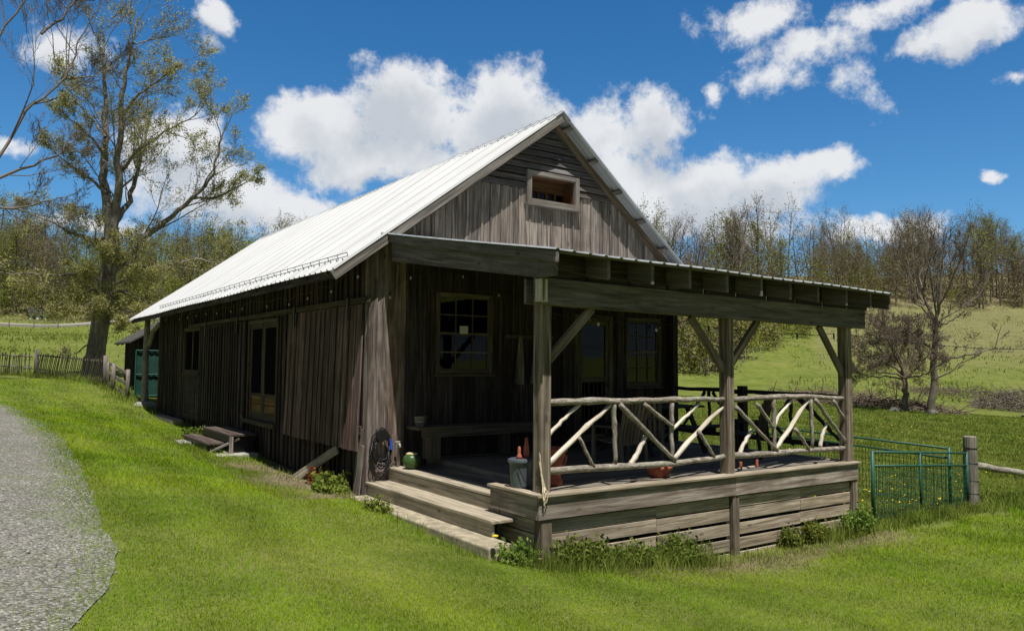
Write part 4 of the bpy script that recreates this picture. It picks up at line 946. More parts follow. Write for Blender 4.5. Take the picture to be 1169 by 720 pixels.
# slatted chairs
def chair(label, x, y, rz, mat=W_CHAIR):
    t = thing('slat_chair', label, 'chair', (0, 0, 0), 'slatted wooden chairs on the porch')
    def p(name, mb, par=t): return mb.build(name, mat, par, bevel=.003)
    mb = MB()
    for k in range(6): mb.box((-.24, -.24+k*.085, .385-.012*k), (.24, -.165+k*.085, .405-.012*k))
    p('seat', mb)
    mb = MB()
    for k in range(7):
        x0 = -.24+k*.075; h = .42+.10*math.sin((k+.5)/7*math.pi); mb.beam((x0+.025, .25, .34), (x0+.025+(k-3)*.012, .25+.14, .34+h+.14), .055, .016, up=(0, -1, .3))
    p('backrest', mb)
    mb = MB(); mb.box((-.27, .31, .66), (.27, .335, .71)); p('back_rail', mb)
    for s in (-1, 1):
        mb = MB(); mb.box((s*.27-.022, -.26, 0), (s*.27+.022, -.21, .58)); p('leg', mb)
        mb = MB(); mb.beam((s*.27, .34, 0), (s*.27, .27, .62), .044, .05, up=(0, 1, 0)); p('leg', mb)
        mb = MB(); mb.box((s*.27-.05, -.30, .581), (s*.27+.05, .30, .603)); p('armrest', mb)
    t.location = (x, y, -.012-.01*x); t.rotation_euler = (0, 0, rz); return t
chair('pale slatted wooden chair behind the left railing bay facing the cabin door', 2.95, -2.35, R_(185))
chair('slatted wooden chair in the middle of the porch turned towards the table', 4.0, -2.0, R_(120), W_CHAIR)
chair('dark slatted chair at the far right of the porch near the side railing', 5.75, -2.5, R_(200), W_BLACK)
t = thing('picnic_table', 'dark wooden picnic table on the right half of the porch', 'table', (4.75, -1.15, -.05))
mb = MB()
for k in range(5): mb.box((3.9, -1.50+k*.15, .70), (5.9, -1.36+k*.15, .735))
mb.build('tabletop', W_BLACK, t, bevel=.003)
for y in (-1.95, -.45): mb = MB(); mb.box((3.9, y-.13, .39), (5.9, y+.13, .425)); mb.build('bench_plank', W_BLACK, t, bevel=.003)
for x in (4.25, 5.55):
    for s in (-1, 1): mb = MB(); mb.beam((x, -1.2+s*.62, -.06), (x, -1.2+s*.2, .70), .04, .09, up=(1, 0, 0)); mb.build('leg', W_BLACK, t)
    mb = MB(); mb.box((x+.025, -2.0, .31), (x+.06, -.4, .388)); mb.build('cross_bar', W_BLACK, t)
t = thing('peg_rail', 'wooden peg rail with hanging cloths on the porch wall right of the left window', 'peg rail', (2.8, -.03, 1.95))
mb = MB(); mb.box((2.5, -.06, 1.90), (3.55, -.03, 1.97)); mb.build('rail', W_TRIM, t, bevel=.003)
for k in range(6): mb = MB(); mb.tube([(2.6+k*.17, -.06, 1.93), (2.6+k*.17, -.13, 1.955)], .012, 7); mb.build('peg', W_TRIM, t)
for k in (1, 3):
    mb = MB(); x = 2.6+k*.17; pts = [(x-.03, 1.94), (x+.03, 1.94), (x+.10, 1.1), (x-.09, 1.12)]
    mb.hexa([(pts[3][0], -.10, pts[3][1]), (pts[2][0], -.10, pts[2][1]), (pts[2][0], -.06, pts[2][1]), (pts[3][0], -.06, pts[3][1]), (pts[0][0], -.13, 1.94), (pts[1][0], -.13, 1.94), (pts[1][0], -.10, 1.94), (pts[0][0], -.10, 1.94)], (0, 0, 1), (1, 0, 0))
    mb.build('hanging_cloth', W_GREY, t)
# ------------------------------------------------------------------ string lights
def string_light(label, pts, bulbs, group='string lights'):
    t = thing('string_light', label, 'string light', pts[0], group)
    mb = MB(); mb.tube(pts, .005, 5); cd = mb.build('cable', BLACK, t)
    for b in bulbs:
        m = MB(); m.lathe([(.012, 0), (.014, -.05)][::-1], (b[0], b[1], b[2]), 8); sk = m.build('socket', BLACK, cd)
        m = MB(); m.lathe([(.004, -.10), (.012, -.093), (.018, -.078), (.014, -.056), (.010, -.05)], b, 10); m.build('bulb', BULBM, sk, smooth=True)
bl = [(-.30, y, z+.05) for y, z in ((-.16, 2.78), (.87, 2.63), (1.93, 2.59), (2.87, 2.54), (4.16, 2.58), (5.84, 2.62), (6.73, 2.61), (7.94, 2.63), (8.95, 2.66), (9.96, 2.67), (10.95, 2.66), (11.91, 2.66), (13.84, 2.72), (15.6, 2.74))]
cab = []
for a, b in zip(bl, bl[1:]):
    cab += [a, tuple((a[i]+b[i])/2+(.06 if i == 2 else 0) for i in range(3))]
string_light('string of small bulbs hung under the left eave of the cabin', cab+[bl[-1]], bl)
bf = [T(x, -3.5, z) for x, z in ((.55, 2.12), (1.54, 2.07), (2.59, 2.04), (3.3, 2.14), (3.66, 2.06), (4.72, 2.06), (5.79, 2.04), (6.82, 2.08))]
cab = []
for a, b in zip(bf, bf[1:]): cab += [a, tuple((a[i]+b[i])/2-(.03 if i == 2 else 0) for i in range(3))]
string_light('string of dark socketed bulbs hung behind the front beam of the porch', cab+[bf[-1]], bf)
bw = [(.26, -.12, 2.55), (.61, -.12, 2.88), (1.58, -.12, 2.97), (2.3, -.12, 2.70), (4.35, -.12, 2.36), (6.2, -.12, 2.28)]
string_light('string of small bulbs looped along the front wall above the porch windows', bw, bw)
t = thing('festoon_cable', 'black beaded cable stretching from the right porch post out of the picture', 'cable', (6.75, -3.8, 2.0))
a, b = Vector((6.68, -3.82, 1.98)), Vector((13.6, -4.6, 1.86)); pts = [a.lerp(b, i/24)-Vector((0, 0, .16*math.sin(i/24*math.pi)*.6)) for i in range(25)]
mb = MB(); mb.tube(pts, .0035, 5); mb.build('cable', BLACK, t)
mb = MB()
for i in range(1, 60): 
    k = i/60*24; p = pts[int(k)].lerp(pts[min(24, int(k)+1)], k % 1); mb.tube([p+Vector((-.03, 0, 0)), p+Vector((.03, 0, 0))], .008, 5)
mb.build('beads', BLACK, t)
# ------------------------------------------------------------------ along the left wall
t = thing('wooden_stoop', 'low two-step stoop of brown planks below the french doors on the left wall', 'stoop', (-.55, 6.2, -.5))
gs = G(-.7, 6.2)
mb = MB(); 
for k in range(3): mb.box((-.66+k*.185, 5.2, -.06), (-.66+k*.185+.178, 7.45, -.02))
mb.build('upper_tread', W_STOOP, t, bevel=.005)
mb = MB()
for k in range(2): mb.box((-1.02+k*.17, 5.45, -.235), (-1.02+k*.17+.163, 7.75, -.195))
mb.build('lower_tread', W_STOOP, t, bevel=.005)
mb = MB(); mb.box((-.64, 5.23, -.14), (-.12, 5.27, -.062)); mb.box((-.64, 7.38, -.5), (-.12, 7.42, -.062)); mb.box((-.645, 5.28, -.19), (-.61, 7.37, -.062)); mb.box((-.60, 5.32, -.56), (-.13, 7.35, -.066)); mb.box((-.985, 5.62, -.56), (-.95, 7.58, -.237)); mb.build('frame', BLACK, t)  # black box fills the open underside, painting in its shade
mb = MB(); mb.beam((-.98, 5.5, gs+.03), (-.45, 5.24, -.10), .04, .09, up=(0, 1, 0)); mb.box((-.66, 5.19, -.5), (-.58, 5.225, -.062)); mb.build('stringer', W_GREY, t, bevel=.004)
for y in (5.5, 7.6): mb = MB(); mb.box((-.99, y, -.6), (-.90, y+.08, -.237)); mb.build('leg', W_BLACK, t)
mb = MB(); mb.box((-.95, 5.0, G(-.7, 5.6)-.2), (-.12, 5.75, G(-.7, 5.6)+.035)); tag(mb.build('stone_slab', CONC2, None, bevel=.02), 'flat grey stone slab in the grass under the near end of the stoop', 'slab')
mb = MB(); mb.box((-1.25, 6.9, G(-1.1, 7.2)-.1), (-.98, 7.6, G(-1.1, 7.2)+.05)); tag(mb.build('stone_slab', CONC2, None, bevel=.03), 'small pale stone at the outer foot of the stoop', 'stone')
mb = MB(); mb.box((-.34, 12.2, -.62), (-.06, 15.0, -.19)); tag(mb.build('concrete_block', CONC, None, bevel=.015), 'long pale concrete kerb block against the far end of the left wall', 'concrete block')
t = thing('prop_board', 'weathered board leaning against the wall under the near sliding door', 'board', (-.35, 1.6, -.5))
mb = MB(); mb.beam((-.42, 2.05, G(-.42, 2.05)-.02), (-.10, .95, .07), .15, .04, up=(1, 0, 0)); mb.build('board', W_TREAD, t, bevel=.004)
# open bay at the far end
t = thing('eave_post', 'rough post with a curved knee brace holding the far end of the left eave', 'post', (-.25, 17.05, .1))
gz = G(-.25, 17.05)
mb = MB(); branch(mb, [(-.25, 17.05, gz-.1), (-.26, 17.06, 1.3), (-.25, 17.05, 2.95)], .115, .01, n=9, seg=7, seed=5); mb.build('post', W_BARK, t, smooth=True)
mb = MB(); mb.tube([(-.20, 16.95, 1.95), (-.12, 16.75, 2.45), (.02, 16.5, 2.68), (.1, 16.38, 2.72)], [.07, .075, .07, .06], 8); mb.build('knee_brace', W_BARK, t, smooth=True)
mb = MB(); mb.lathe([(.34, -.15), (.36, .05), (.24, .14)], (-.25, 17.05, gz), 14); tag(mb.build('post_footing', CONC2, None, smooth=True), 'rough pale stone footing round the foot of the far eave post', 'footing')
t = thing('green_gate', 'green sheet metal gate closing the open bay behind the far end of the cabin', 'gate', (.3, 18.6, .3))
g0 = G(.2, 18.8)
mb = MB()
for k in range(24): x = -.27+k*.09; mb.box((x, 18.78+(.012 if k % 2 else 0), g0+.06), (x+.091, 18.80+(.012 if k % 2 else 0), g0+1.6))
mb.build('gate_sheet', GRNS, t)
mb = MB()
for a, b in (((-.29, g0), (-.29, g0+1.65)), ((1.9, g0), (1.9, g0+1.65)), ((-.29, g0+1.65), (1.9, g0+1.65)), ((-.29, g0+.8), (1.9, g0+.8)), ((-.29, g0+.05), (1.9, g0+.05))): mb.tube([(a[0], 18.74, a[1]), (b[0], 18.74, b[1])], .025, 8)
mb.build('gate_frame', GRN, t)
# shed behind the cabin
t = thing('rear_shed', 'small dark lean-to shed with a grey roof behind the far end of the cabin', 'shed', (.6, 21, .4))
def shx(x): return 2.10+.60*(x+.92)
gz = G(0, 20)
mb = MB(); mb.hexa([(-.92, 19.3, shx(-.92)), (2.5, 19.3, shx(2.5)), (2.5, 23, shx(2.5)), (-.92, 23, shx(-.92)), (-.92, 19.3, shx(-.92)+.06), (2.5, 19.3, shx(2.5)+.06), (2.5, 23, shx(2.5)+.06), (-.92, 23, shx(-.92)+.06)], (1, 0, 0), (0, 1, 0)); mb.build('shed_roof', GREYR, t)
mb = MB(); board_wall(mb, lambda u, t_, z: (u, 19.75-t_, z), -.55, 2.4, lambda u: gz-.2, lambda u: shx(u)-.02, .2, [], random.Random(9)); board_wall(mb, lambda u, t_, z: (-.55-t_, u, z), 19.75, 22.8, lambda u: gz-.2, lambda u: shx(-.55)-.02, .2, [], random.Random(10)); mb.build('shed_wall', W_BLACK, t); t.location.x += .5
for i in range(4):
    mb = MB(); y = 19.5+i*1.1; mb.beam((-.86+.5, y, shx(-.86)-.05), (1.0, y, shx(.5)-.05), .05, .09); mb.build('rafter', W_DARK, t)
# ------------------------------------------------------------------ fences on the left
def pole(mb, x, y, h, r, lean=(0, 0), sink=.2, n=8):
    g = G(x, y); mb.tube([(x, y, g-sink), (x+lean[0]*.5, y+lean[1]*.5, g+h*.5), (x+lean[0], y+lean[1], g+h)], [r, r*.97, r*.92], n)
t = thing('picket_fence', 'old slatted fence of leaning grey pickets between two posts below the big tree', 'fence', (-1.8, 23, .6))
A, B = Vector((-2.86, 25.7, 0)), Vector((-.95, 21.0, 0))
for p, h in ((A, 1.02), (B, 1.0)):
    mb = MB(); pole(mb, p.x, p.y, h+.1, .085); mb.build('fence_post', W_FENCE, t, smooth=True)
mb = MB()
for h in (.18, .88): mb.beam((A.x, A.y, G(A.x, A.y)+h), (B.x, B.y, G(B.x, B.y)+h), .04, .06)
mb.build('fence_rail', W_FENCE, t)
mb = MB(); rr = random.Random(6); n = 40
for i in range(1, n):
    p = A.lerp(B, i/n); q = A.lerp(B, min(1, (i+2.2)/n)); g = G(p.x, p.y); mb.beam((p.x-.03, p.y-.03, g+.06), (q.x-.03+rr.uniform(-.02, .02), q.y-.03, g+.90+rr.uniform(-.06, .10)), .012, .032, up=(1, .4, 0))
mb.build('picket', W_FENCE, t)['kind'] = 'stuff'
t = thing('rail_fence', 'pale weathered picket fence running off the left side of the picture', 'fence', (-5, 30, 1))
A2, B2 = Vector((-13, 39, 0)), Vector((-3.0, 26.1, 0))
mb = MB()
for h in (.35, .8): 
    pts = [(A2.lerp(B2, k/8).x, A2.lerp(B2, k/8).y, G(A2.lerp(B2, k/8).x, A2.lerp(B2, k/8).y)+h) for k in range(9)]
    mb.tube(pts, .03, 5)
mb.build('fence_rail', W_FENCE, t)
mb = MB()
for i in range(150):
    p = A2.lerp(B2, i/150); g = G(p.x, p.y); mb.beam((p.x, p.y, g), (p.x+rr.uniform(-.03, .08), p.y+rr.uniform(-.05, .05), g+.92+rr.uniform(-.12, .1)), .014, .034, up=(1, .5, 0))
mb.build('picket', W_FENCE, t)['kind'] = 'stuff'
t = thing('board_gate', 'low grey board gate beside the far end of the cabin', 'gate', (-.75, 19.2, .4))
for (x, y, h) in ((-.86, 19.6, .98), (-.62, 18.1, 1.02), (-.90, 20.6, .9)): mb = MB(); pole(mb, x, y, h, .07); mb.build('gate_post', W_FENCE, t, smooth=True)
mb = MB()
for h in (.12, .5, .86): mb.beam((-.88, 20.6, G(-.88, 20.6)+h), (-.62, 18.1, G(-.62, 18.1)+h), .03, .12)
mb.build('gate_board', W_FENCE, t, bevel=.004)
# ------------------------------------------------------------------ green gate and fence on the right
def mesh_panel(t, A, B, zt, mat, sp=.055, mids=(), top2=.22):
    A, B = Vector(A), Vector(B); L = (B-A)
    ga, gb = G(A.x, A.y), G(B.x, B.y)
    def P(k, z): 
        q = A+L*k; return (q.x, q.y, z)
    za, zb = zt
    for k in (0, 1): 
        mb = MB(); mb.tube([P(k, (ga, gb)[k]-.05), P(k, (za, zb)[k]+.02)], .03, 10); mb.build('gate_post', mat, t, smooth=True)
    for k in mids: mb = MB(); mb.tube([P(k, ga+(gb-ga)*k), P(k, za+(zb-za)*k+.01)], .022, 10); mb.build('gate_post', mat, t, smooth=True)
    for dz in (0, top2): mb = MB(); mb.tube([P(0, za-dz), P(1, zb-dz)], .02, 8); mb.build('gate_rail', mat, t, smooth=True)
    mb = MB(); mb.tube([P(0, ga+.06), P(1, gb+.06)], .016, 8); mb.build('gate_rail', mat, t, smooth=True)
    mb = MB(); n = int(L.length/sp)
    for i in range(1, n): k = i/n; mb.tube([P(k, ga+(gb-ga)*k+.05), P(k, za+(zb-za)*k-top2)], .0046, 4, cap=False)
    m = 8
    for i in range(1, m):
        mb.tube([P(0, ga+.06+(za-top2-ga-.06)*i/m), P(1, gb+.06+(zb-top2-gb-.06)*i/m)], .0042, 4, cap=False)
    mb.build('wire_mesh', mat, t)
t = thing('mesh_gate', 'green tubular mesh gate between the deck corner and the round wooden post', 'gate', (8.3, -4.1, -1.1))
mesh_panel(t, (6.83, -4.12, 0), (10.02, -4.12, 0), (.10, -.115), GRN, mids=(.47,))
t = thing('mesh_gate', 'second green mesh gate panel set further back behind the front gate', 'gate', (10, -2, -1.1))
mesh_panel(t, (10.9, 2.0, 0), (9.62, -4.0, 0), (.02, -.02), GRN, mids=(.5,), sp=.08, top2=.17)
t = thing('gate_post_round', 'round weathered wooden post wrapped with wire right of the green gate', 'post', (10.22, -4.1, -1.15))
mb = MB(); g = G(10.22, -4.1); mb.tube([(10.22, -4.1, g-.3), (10.21, -4.1, -.4), (10.22, -4.1, .17), (10.22, -4.1, .185)], [.125, .12, .115, .10], 16); mb.build('post', W_FENCE, t, smooth=False)
for z in (-.02, -.30, -.62, -.85):
    mb = MB(); mb.tube([(10.22+.125*math.cos(a), -4.1+.125*math.sin(a), z+.01*math.sin(a)) for a in np.linspace(0, 2*math.pi, 17)[:-1]], .006, 5, closed=True); mb.build('wire_wrap', BLACK, t)
t = thing('log_rail', 'long grey log rail sloping away from the round gate post to the right', 'fence rail', (10.35, -4.1, -.4))
mb = MB(); branch(mb, [(10.34, -4.12, -.36), (12.5, -4.35, -.70), (15.5, -4.7, -1.12)], .07, .012, n=9, seg=14, seed=12); mb.build('rail', W_BARK, t, smooth=True)
mb = MB(); pole(mb, 14.2, -4.4, .35, .1); mb.build('fence_post', W_FENCE, t, smooth=True)
# ------------------------------------------------------------------ trees
class TreeGen:
    """collects tapered limbs (numpy tubes) and leaf faces"""
    def __init__(s, seed): s.r = random.Random(seed); s.V = []; s.F = []; s.n = 0; s.leaf = []; s.tips = []
    def limb(s, pts, rads, sides):
        b = s.n; k = len(pts); up = None
        for i in range(k):
            t = (pts[min(i+1, k-1)]-pts[max(i-1, 0)]); t.normalize()
            up = t.orthogonal() if up is None else up-t*up.dot(t)
            if up.length < 1e-5: up = t.orthogonal()
            up.normalize(); sd = t.cross(up)
            for j in range(sides):
                a = 2*math.pi*j/sides; s.V.append(pts[i]+(up*math.cos(a)+sd*math.sin(a))*rads[i])
        for i in range(k-1):
            for j in range(sides): s.F.append((b+i*sides+j, b+i*sides+(j+1) % sides, b+(i+1)*sides+(j+1) % sides, b+(i+1)*sides+j))
        s.n += k*sides
    def grow(s, p, d, ln, r, lev, maxlev, cfg):
        rr = s.r; k = (7, 6, 5, 4, 3)[min(lev, 4)]; pts = [p.copy()]; d = d.normalized(); rads = [r]
        tr = cfg.get('trop', .06); wob = cfg.get('wob', .16)
        for i in range(k):
            d = (d+Vector((rr.gauss(0, wob), rr.gauss(0, wob), rr.gauss(0, wob)*.7+tr))).normalized()
            pts.append(pts[-1]+d*ln/k); rads.append(max(cfg['rmin'], r*(1-.80*(i+1)/k)))
        s.limb(pts, rads, (8, 6, 4, 3, 3)[min(lev, 4)])
        s.sub(pts, rads, lev, maxlev, cfg, ln)
    def sub(s, pts, rads, lev, maxlev, cfg, ln, start=.25):
        rr = s.r
        if lev >= maxlev:
            if cfg.get('leaf'):
                for _ in range(cfg['leaf']):
                    t = rr.uniform(.15, 1.05)*(len(pts)-1); i = min(int(t), len(pts)-2); q = pts[i].lerp(pts[i+1], t-i); s.leaf.append(q+Vector((rr.gauss(0, 1), rr.gauss(0, 1), rr.gauss(0, 1)))*cfg.get('lspread', .1))
            return
        n = cfg['kids'][min(lev, len(cfg['kids'])-1)]
        for c in range(n):
            t = start+(1-start)*((c+rr.uniform(.2, .9))/n); f = t*(len(pts)-1); i = min(int(f), len(pts)-2)
            q = pts[i].lerp(pts[i+1], f-i); ax = (pts[i+1]-pts[i]).normalized()
            a = rr.uniform(*cfg.get('ang', (.5, 1.05))); o = ax.orthogonal().normalized(); o.rotate(__import__('mathutils').Quaternion(ax, rr.uniform(0, 6.28)))
            d = ax*math.cos(a)+o*math.sin(a); d.z += cfg.get('lift', .12)
            l2 = ln*cfg.get('len', 1.)*rr.uniform(.38, .62)*(1-.35*t); r0 = rads[i]*(1-(f-i))+rads[i+1]*(f-i)
            s.grow(q, d, l2, max(cfg['rmin'], min(r0*.6, l2*cfg.get('thin', .013))), lev+1, maxlev, cfg)
    def wood_mesh(s, name, mat):
        me = bpy.data.meshes.new(name); me.from_pydata([tuple(v) for v in s.V], [], s.F); me.materials.append(mat); me.polygons.foreach_set('use_smooth', [True]*len(s.F)); return me
    def leaf_verts(s, size, flat=.5):
        r = np.random.RandomState(s.r.randint(0, 9999)); c = np.array([tuple(p) for p in s.leaf]); n = len(c)
        a = r.randn(n, 3); a /= np.linalg.norm(a, axis=1)[:, None]; b = np.cross(a, r.randn(n, 3)); b /= np.linalg.norm(b, axis=1)[:, None]
        sz = size*(.6+.8*r.rand(n))[:, None]
        return np.stack([c-a*sz, c+b*sz*.55, c+a*sz, c-b*sz*.55], 1).reshape(-1, 3)
def mesh_join(name, parts, mats):
    """parts: list of (verts array, faces list, mat index)"""
    me = bpy.data.meshes.new(name); vs = []; fs = []; mi = []
    for v, f, m in parts:
        b = len(vs); vs += [tuple(q) for q in v]; fs += [tuple(i+b for i in q) for q in f]; mi += [m]*len(f)
    me.from_pydata(vs, [], fs); me.polygons.foreach_set('material_index', mi)
    for m in mats: me.materials.append(m)
    return me
def world_guides(g, base, right, fwd, sc_):
    return base+right*(g[0]*sc_)+Vector((0, 0, 1))*(g[1]*sc_)+fwd*(g[2] if len(g) > 2 else 0)
def add_tree(name, label, cat, base, tg, leafs, wood_m, group=None):
    t = thing(name, label, cat, base, group)
    o = bpy.data.objects.new('trunk', tg.wood_mesh('trunk', wood_m)); C.objects.link(o); o.parent = t; o.matrix_parent_inverse = parent_inv(t)
    if leafs is not None and tg.leaf:
        lv = tg.leaf_verts(leafs[0]); c = np_mesh('crown', lv, 4, leafs[1]); c.parent = t; c.matrix_parent_inverse = parent_inv(t)
    return t
def guided(tg, base, right, fwd, sc_, limbs, cfg, maxlev):
    for g, r0, r1_, sub in limbs:
        P = [world_guides(q, base, right, fwd, sc_) for q in g]; pts = []
        for i in range(len(P)-1):
            for j in range(3):
                t = j/3; p = P[i].lerp(P[i+1], t)
                if j: p += Vector((tg.r.gauss(0, 1), tg.r.gauss(0, 1), tg.r.gauss(0, 1)))*sc_*.9
                pts.append(p)
        pts.append(P[-1]); k = len(pts); rads = [r0+(r1_-r0)*(i/(k-1))**.8 for i in range(k)]
        tg.limb(pts, rads, 9 if r0 > .15 else 6)
        if sub: 
            ln = sum((pts[i+1]-pts[i]).length for i in range(k-1)); c2 = dict(cfg); c2['kids'] = (sub,)+tuple(cfg['kids'][1:]); tg.sub(pts, rads, 0, maxlev, c2, ln*.8 if ln > 2 else 2., start=.15)
def frame_to(base):
    f = Vector((base.x-CAM.x, base.y-CAM.y, 0)).normalized(); return Vector((f.y, -f.x, 0)), f
# the big maple behind the picket fence; limb guides in its own front plane
base = Vector((-.7, 26.8, G(-.7, 26.8)-.05)); rt, fw = frame_to(base); S = 33/866.26
tg = TreeGen(21)
g0 = lambda *a: [((p[0]-105), (428-p[1]), p[2] if len(p) > 2 else 0) for p in a]
cfgM = dict(len=.92, thin=.011, kids=(10, 8, 6, 4), rmin=.0055, leaf=2, lspread=.10, trop=.05, wob=.17, ang=(.45, 1.0), lift=.15)
guided(tg, base, rt, fw, S, [
    (g0((105, 432), (106, 410), (109, 385), (113, 350), (116, 320), (118, 290), (118, 255)), .43, .30, 2),
    (g0((118, 258), (113, 235), (109, 205, .3), (107, 178, .4), (109, 147, .5), (106, 118, .6), (105, 85, .7), (103, 50, .8), (101, 18, .9)), .26, .04, 9),
    (g0((118, 260), (122, 240), (124, 205, -.4), (121, 170, -.6), (122, 120, -.8), (125, 77, -1), (131, 45, -1.2), (135, 15, -1.3)), .24, .03, 10),
    (g0((120, 250), (132, 228, .3), (140, 200, .8), (146, 170, 1.2), (152, 130, 1.5), (160, 90, 1.8)), .16, .03, 9),
    (g0((118, 300), (140, 282, -.2), (160, 258, -.5), (180, 240, -.8), (200, 217, -1), (215, 200, -1.2), (224, 185, -1.3), (228, 150, -1.4), (236, 122, -1.5)), .17, .03, 10),
    (g0((200, 217, -1), (225, 215, -1.4), (250, 200, -1.6), (268, 190, -1.8)), .07, .015, 6),
    (g0((110, 268), (100, 273), (88, 266, .5), (75, 262, .9), (60, 250, 1.3), (37, 240, 1.8), (12, 232, 2.2)), .13, .02, 9),
    (g0((112, 215), (100, 205), (82, 196, -.5), (67, 187, -.9), (52, 176, -1.2)), .09, .015, 7),
    (g0((112, 322), (97, 312), (70, 316, -.5), (40, 316, -1), (0, 320, -1.5)), .12, .02, 7),
    (g0((117, 310), (133, 296), (150, 301, -.6), (175, 300, -1), (205, 290, -1.5), (228, 294, -1.8), (250, 290, -2)), .12, .02, 8),
    (g0((108, 150), (98, 130, .8), (85, 112, 1.4), (72, 95, 1.8), (62, 75, 2)), .08, .015, 7),
    (g0((122, 130), (135, 110, -1.2), (150, 95, -1.6), (170, 78, -2), (188, 60, -2.2)), .08, .015, 7),
    (g0((109, 175), (95, 160, -1), (80, 150, -1.6), (62, 140, -2.)), .08, .015, 7),
    (g0((124, 190), (140, 170, -1.5), (165, 150, -2.2), (190, 135, -2.6), (205, 118, -2.8)), .09, .015, 8),
    (g0((114, 340), (104, 330, -.6), (90, 335, -1.2), (70, 350, -1.8)), .08, .015, 6),
    (g0((115, 335), (130, 330, -.6), (150, 338, -1.2), (170, 352, -1.8)), .08, .015, 6),
    (g0((116, 320), (112, 300, -1), (105, 285, -1.8), (98, 260, -2.4)), .08, .015, 6),
    (g0((115, 360), (128, 352, -1), (140, 355, -2)), .06, .012, 4), (g0((113, 350), (104, 345, -1.2), (95, 352, -2.4)), .06, .012, 4), (g0((114, 365), (126, 368, -1), (138, 378, -1.8)), .06, .012, 4), (g0((116, 315), (122, 300, -1.5), (126, 280, -2.6)), .06, .012, 4), (g0((116, 325), (132, 318, -1), (152, 316, -2)), .06, .012, 4), (g0((115, 330), (100, 318, -1), (84, 312, -2)), .06, .012, 4),
    (g0((105, 390, -.4), (97, 393, -.6), (88, 402, -.8), (85, 404, -.9)), .05, .012, 1)], cfgM, 4)
add_tree('maple_tree', 'large old maple with thick dark trunk and sparse yellow-green buds behind the picket fence', 'tree', base, tg, (.04, LEAFM), BARK)
# bare tree leaning in from the left edge
base = Vector((-6.3, 22.0, G(-6.3, 22.0)-.05)); rt, fw = frame_to(base); S = 32.8/866.26
tg = TreeGen(8); u0, v0 = 584.5+866.26*((base-CAM).dot(Rv)/(base-CAM).dot(Fv)), 432
g1 = lambda *a: [((p[0]-u0), (v0-p[1]), p[2] if len(p) > 2 else 0) for p in a]
cfgL = dict(thin=.010, kids=(9, 8, 6, 4), rmin=.006, leaf=0, trop=.05, wob=.15, ang=(.4, .9), lift=.15)
guided(tg, base, rt, fw, S, [
    (g1((u0, 436), (u0+4, 380), (u0+8, 320), (u0+14, 250), (u0+12, 180), (u0+20, 120), (u0+25, 40)), .30, .04, 6),
    (g1((u0+8, 300), (-40, 220), (-20, 170), (0, 146), (13, 128), (18, 112), (22, 88), (34, 60), (50, 25)), .07, .012, 9),
    (g1((12, 130), (30, 122, .3), (45, 112, .6), (58, 98, .9), (72, 75, 1.2)), .04, .012, 7),
    (g1((u0+14, 200), (-40, 90), (-15, 45), (0, 28), (14, 14), (30, -12)), .05, .012, 9),
    (g1((u0+8, 280), (-40, 240), (-10, 222), (8, 210), (22, 185)), .08, .015, 8),
    (g1((u0+8, 310), (-45, 270), (-20, 265), (5, 255), (25, 245)), .07, .015, 7),
    (g1((-10, 90), (8, 70), (20, 40), (28, 10)), .06, .015, 7)], cfgL, 4)
add_tree('bare_tree', 'leafless tree whose grey branches reach in from the left edge beside the big maple', 'tree', base, tg, None, TWIG)
# two bare trees in the right field
base = Vector((38.4, 10.3, G(38.4, 10.3)-.05)); rt, fw = frame_to(base); S = 42/866.26
tg = TreeGen(14); g2 = lambda *a: [((p[0]-1063), (472-p[1]), p[2] if len(p) > 2 else 0) for p in a]
cfgR = dict(len=.72, thin=.010, kids=(9, 8, 6, 4), rmin=.008, leaf=0, trop=.06, wob=.15, ang=(.4, .95), lift=.2)
guided(tg, base, rt, fw, S, [
    (g2((1063, 474), (1066, 450), (1067, 420), (1070, 390), (1071, 368)), .22, .13, 2),
    (g2((1071, 370), (1066, 354), (1058, 332), (1055, 312, .5), (1060, 290, .8)), .11, .02, 8),
    (g2((1071, 370), (1074, 345), (1078, 312), (1080, 292), (1081, 275)), .11, .015, 9),
    (g2((1071, 372), (1082, 369), (1090, 362), (1099, 356), (1108, 335), (1112, 310)), .06, .012, 8),
    (g2((1068, 418), (1085, 408), (1105, 404), (1127, 398), (1134, 373)), .07, .015, 6),
    (g2((1068, 400), (1055, 385), (1040, 375), (1020, 352)), .06, .015, 6),
    (g2((1067, 430), (1082, 425), (1098, 412), (1115, 402)), .06, .015, 5),
    (g2((1066, 360), (1050, 345), (1040, 320)), .05, .012, 5), (g2((1071, 366), (1058, 340, .8), (1046, 310, 1.2), (1042, 285, 1.5)), .06, .012, 7), (g2((1073, 350), (1088, 320, -.8), (1100, 290, -1.2), (1108, 270, -1.4)), .06, .012, 7), (g2((1072, 360), (1068, 320, -1.), (1062, 285, -1.4), (1058, 262, -1.6)), .06, .012, 7), (g2((1071, 372), (1095, 352, 1), (1116, 335, 1.5), (1126, 318, 1.7)), .05, .012, 6), (g2((1078, 310), (1092, 290), (1098, 268)), .05, .012, 6), (g2((1060, 330), (1066, 300, -.6), (1068, 272, -1)), .05, .012, 6)], cfgR, 4)
add_tree('bare_tree', 'taller slim bare tree with a forked grey trunk in the right field', 'tree', base, tg, None, TWIG)
base = Vector((36.4, 10.6, G(36.4, 10.6)-.05)); rt, fw = frame_to(base)
tg = TreeGen(15); g3 = lambda *a: [((p[0]-1042), (470-p[1]), p[2] if len(p) > 2 else 0) for p in a]
cfgB = dict(len=1.12, thin=.008, kids=(11, 10, 7, 4), rmin=.0065, leaf=0, trop=.02, wob=.2, ang=(.5, 1.1), lift=.08)
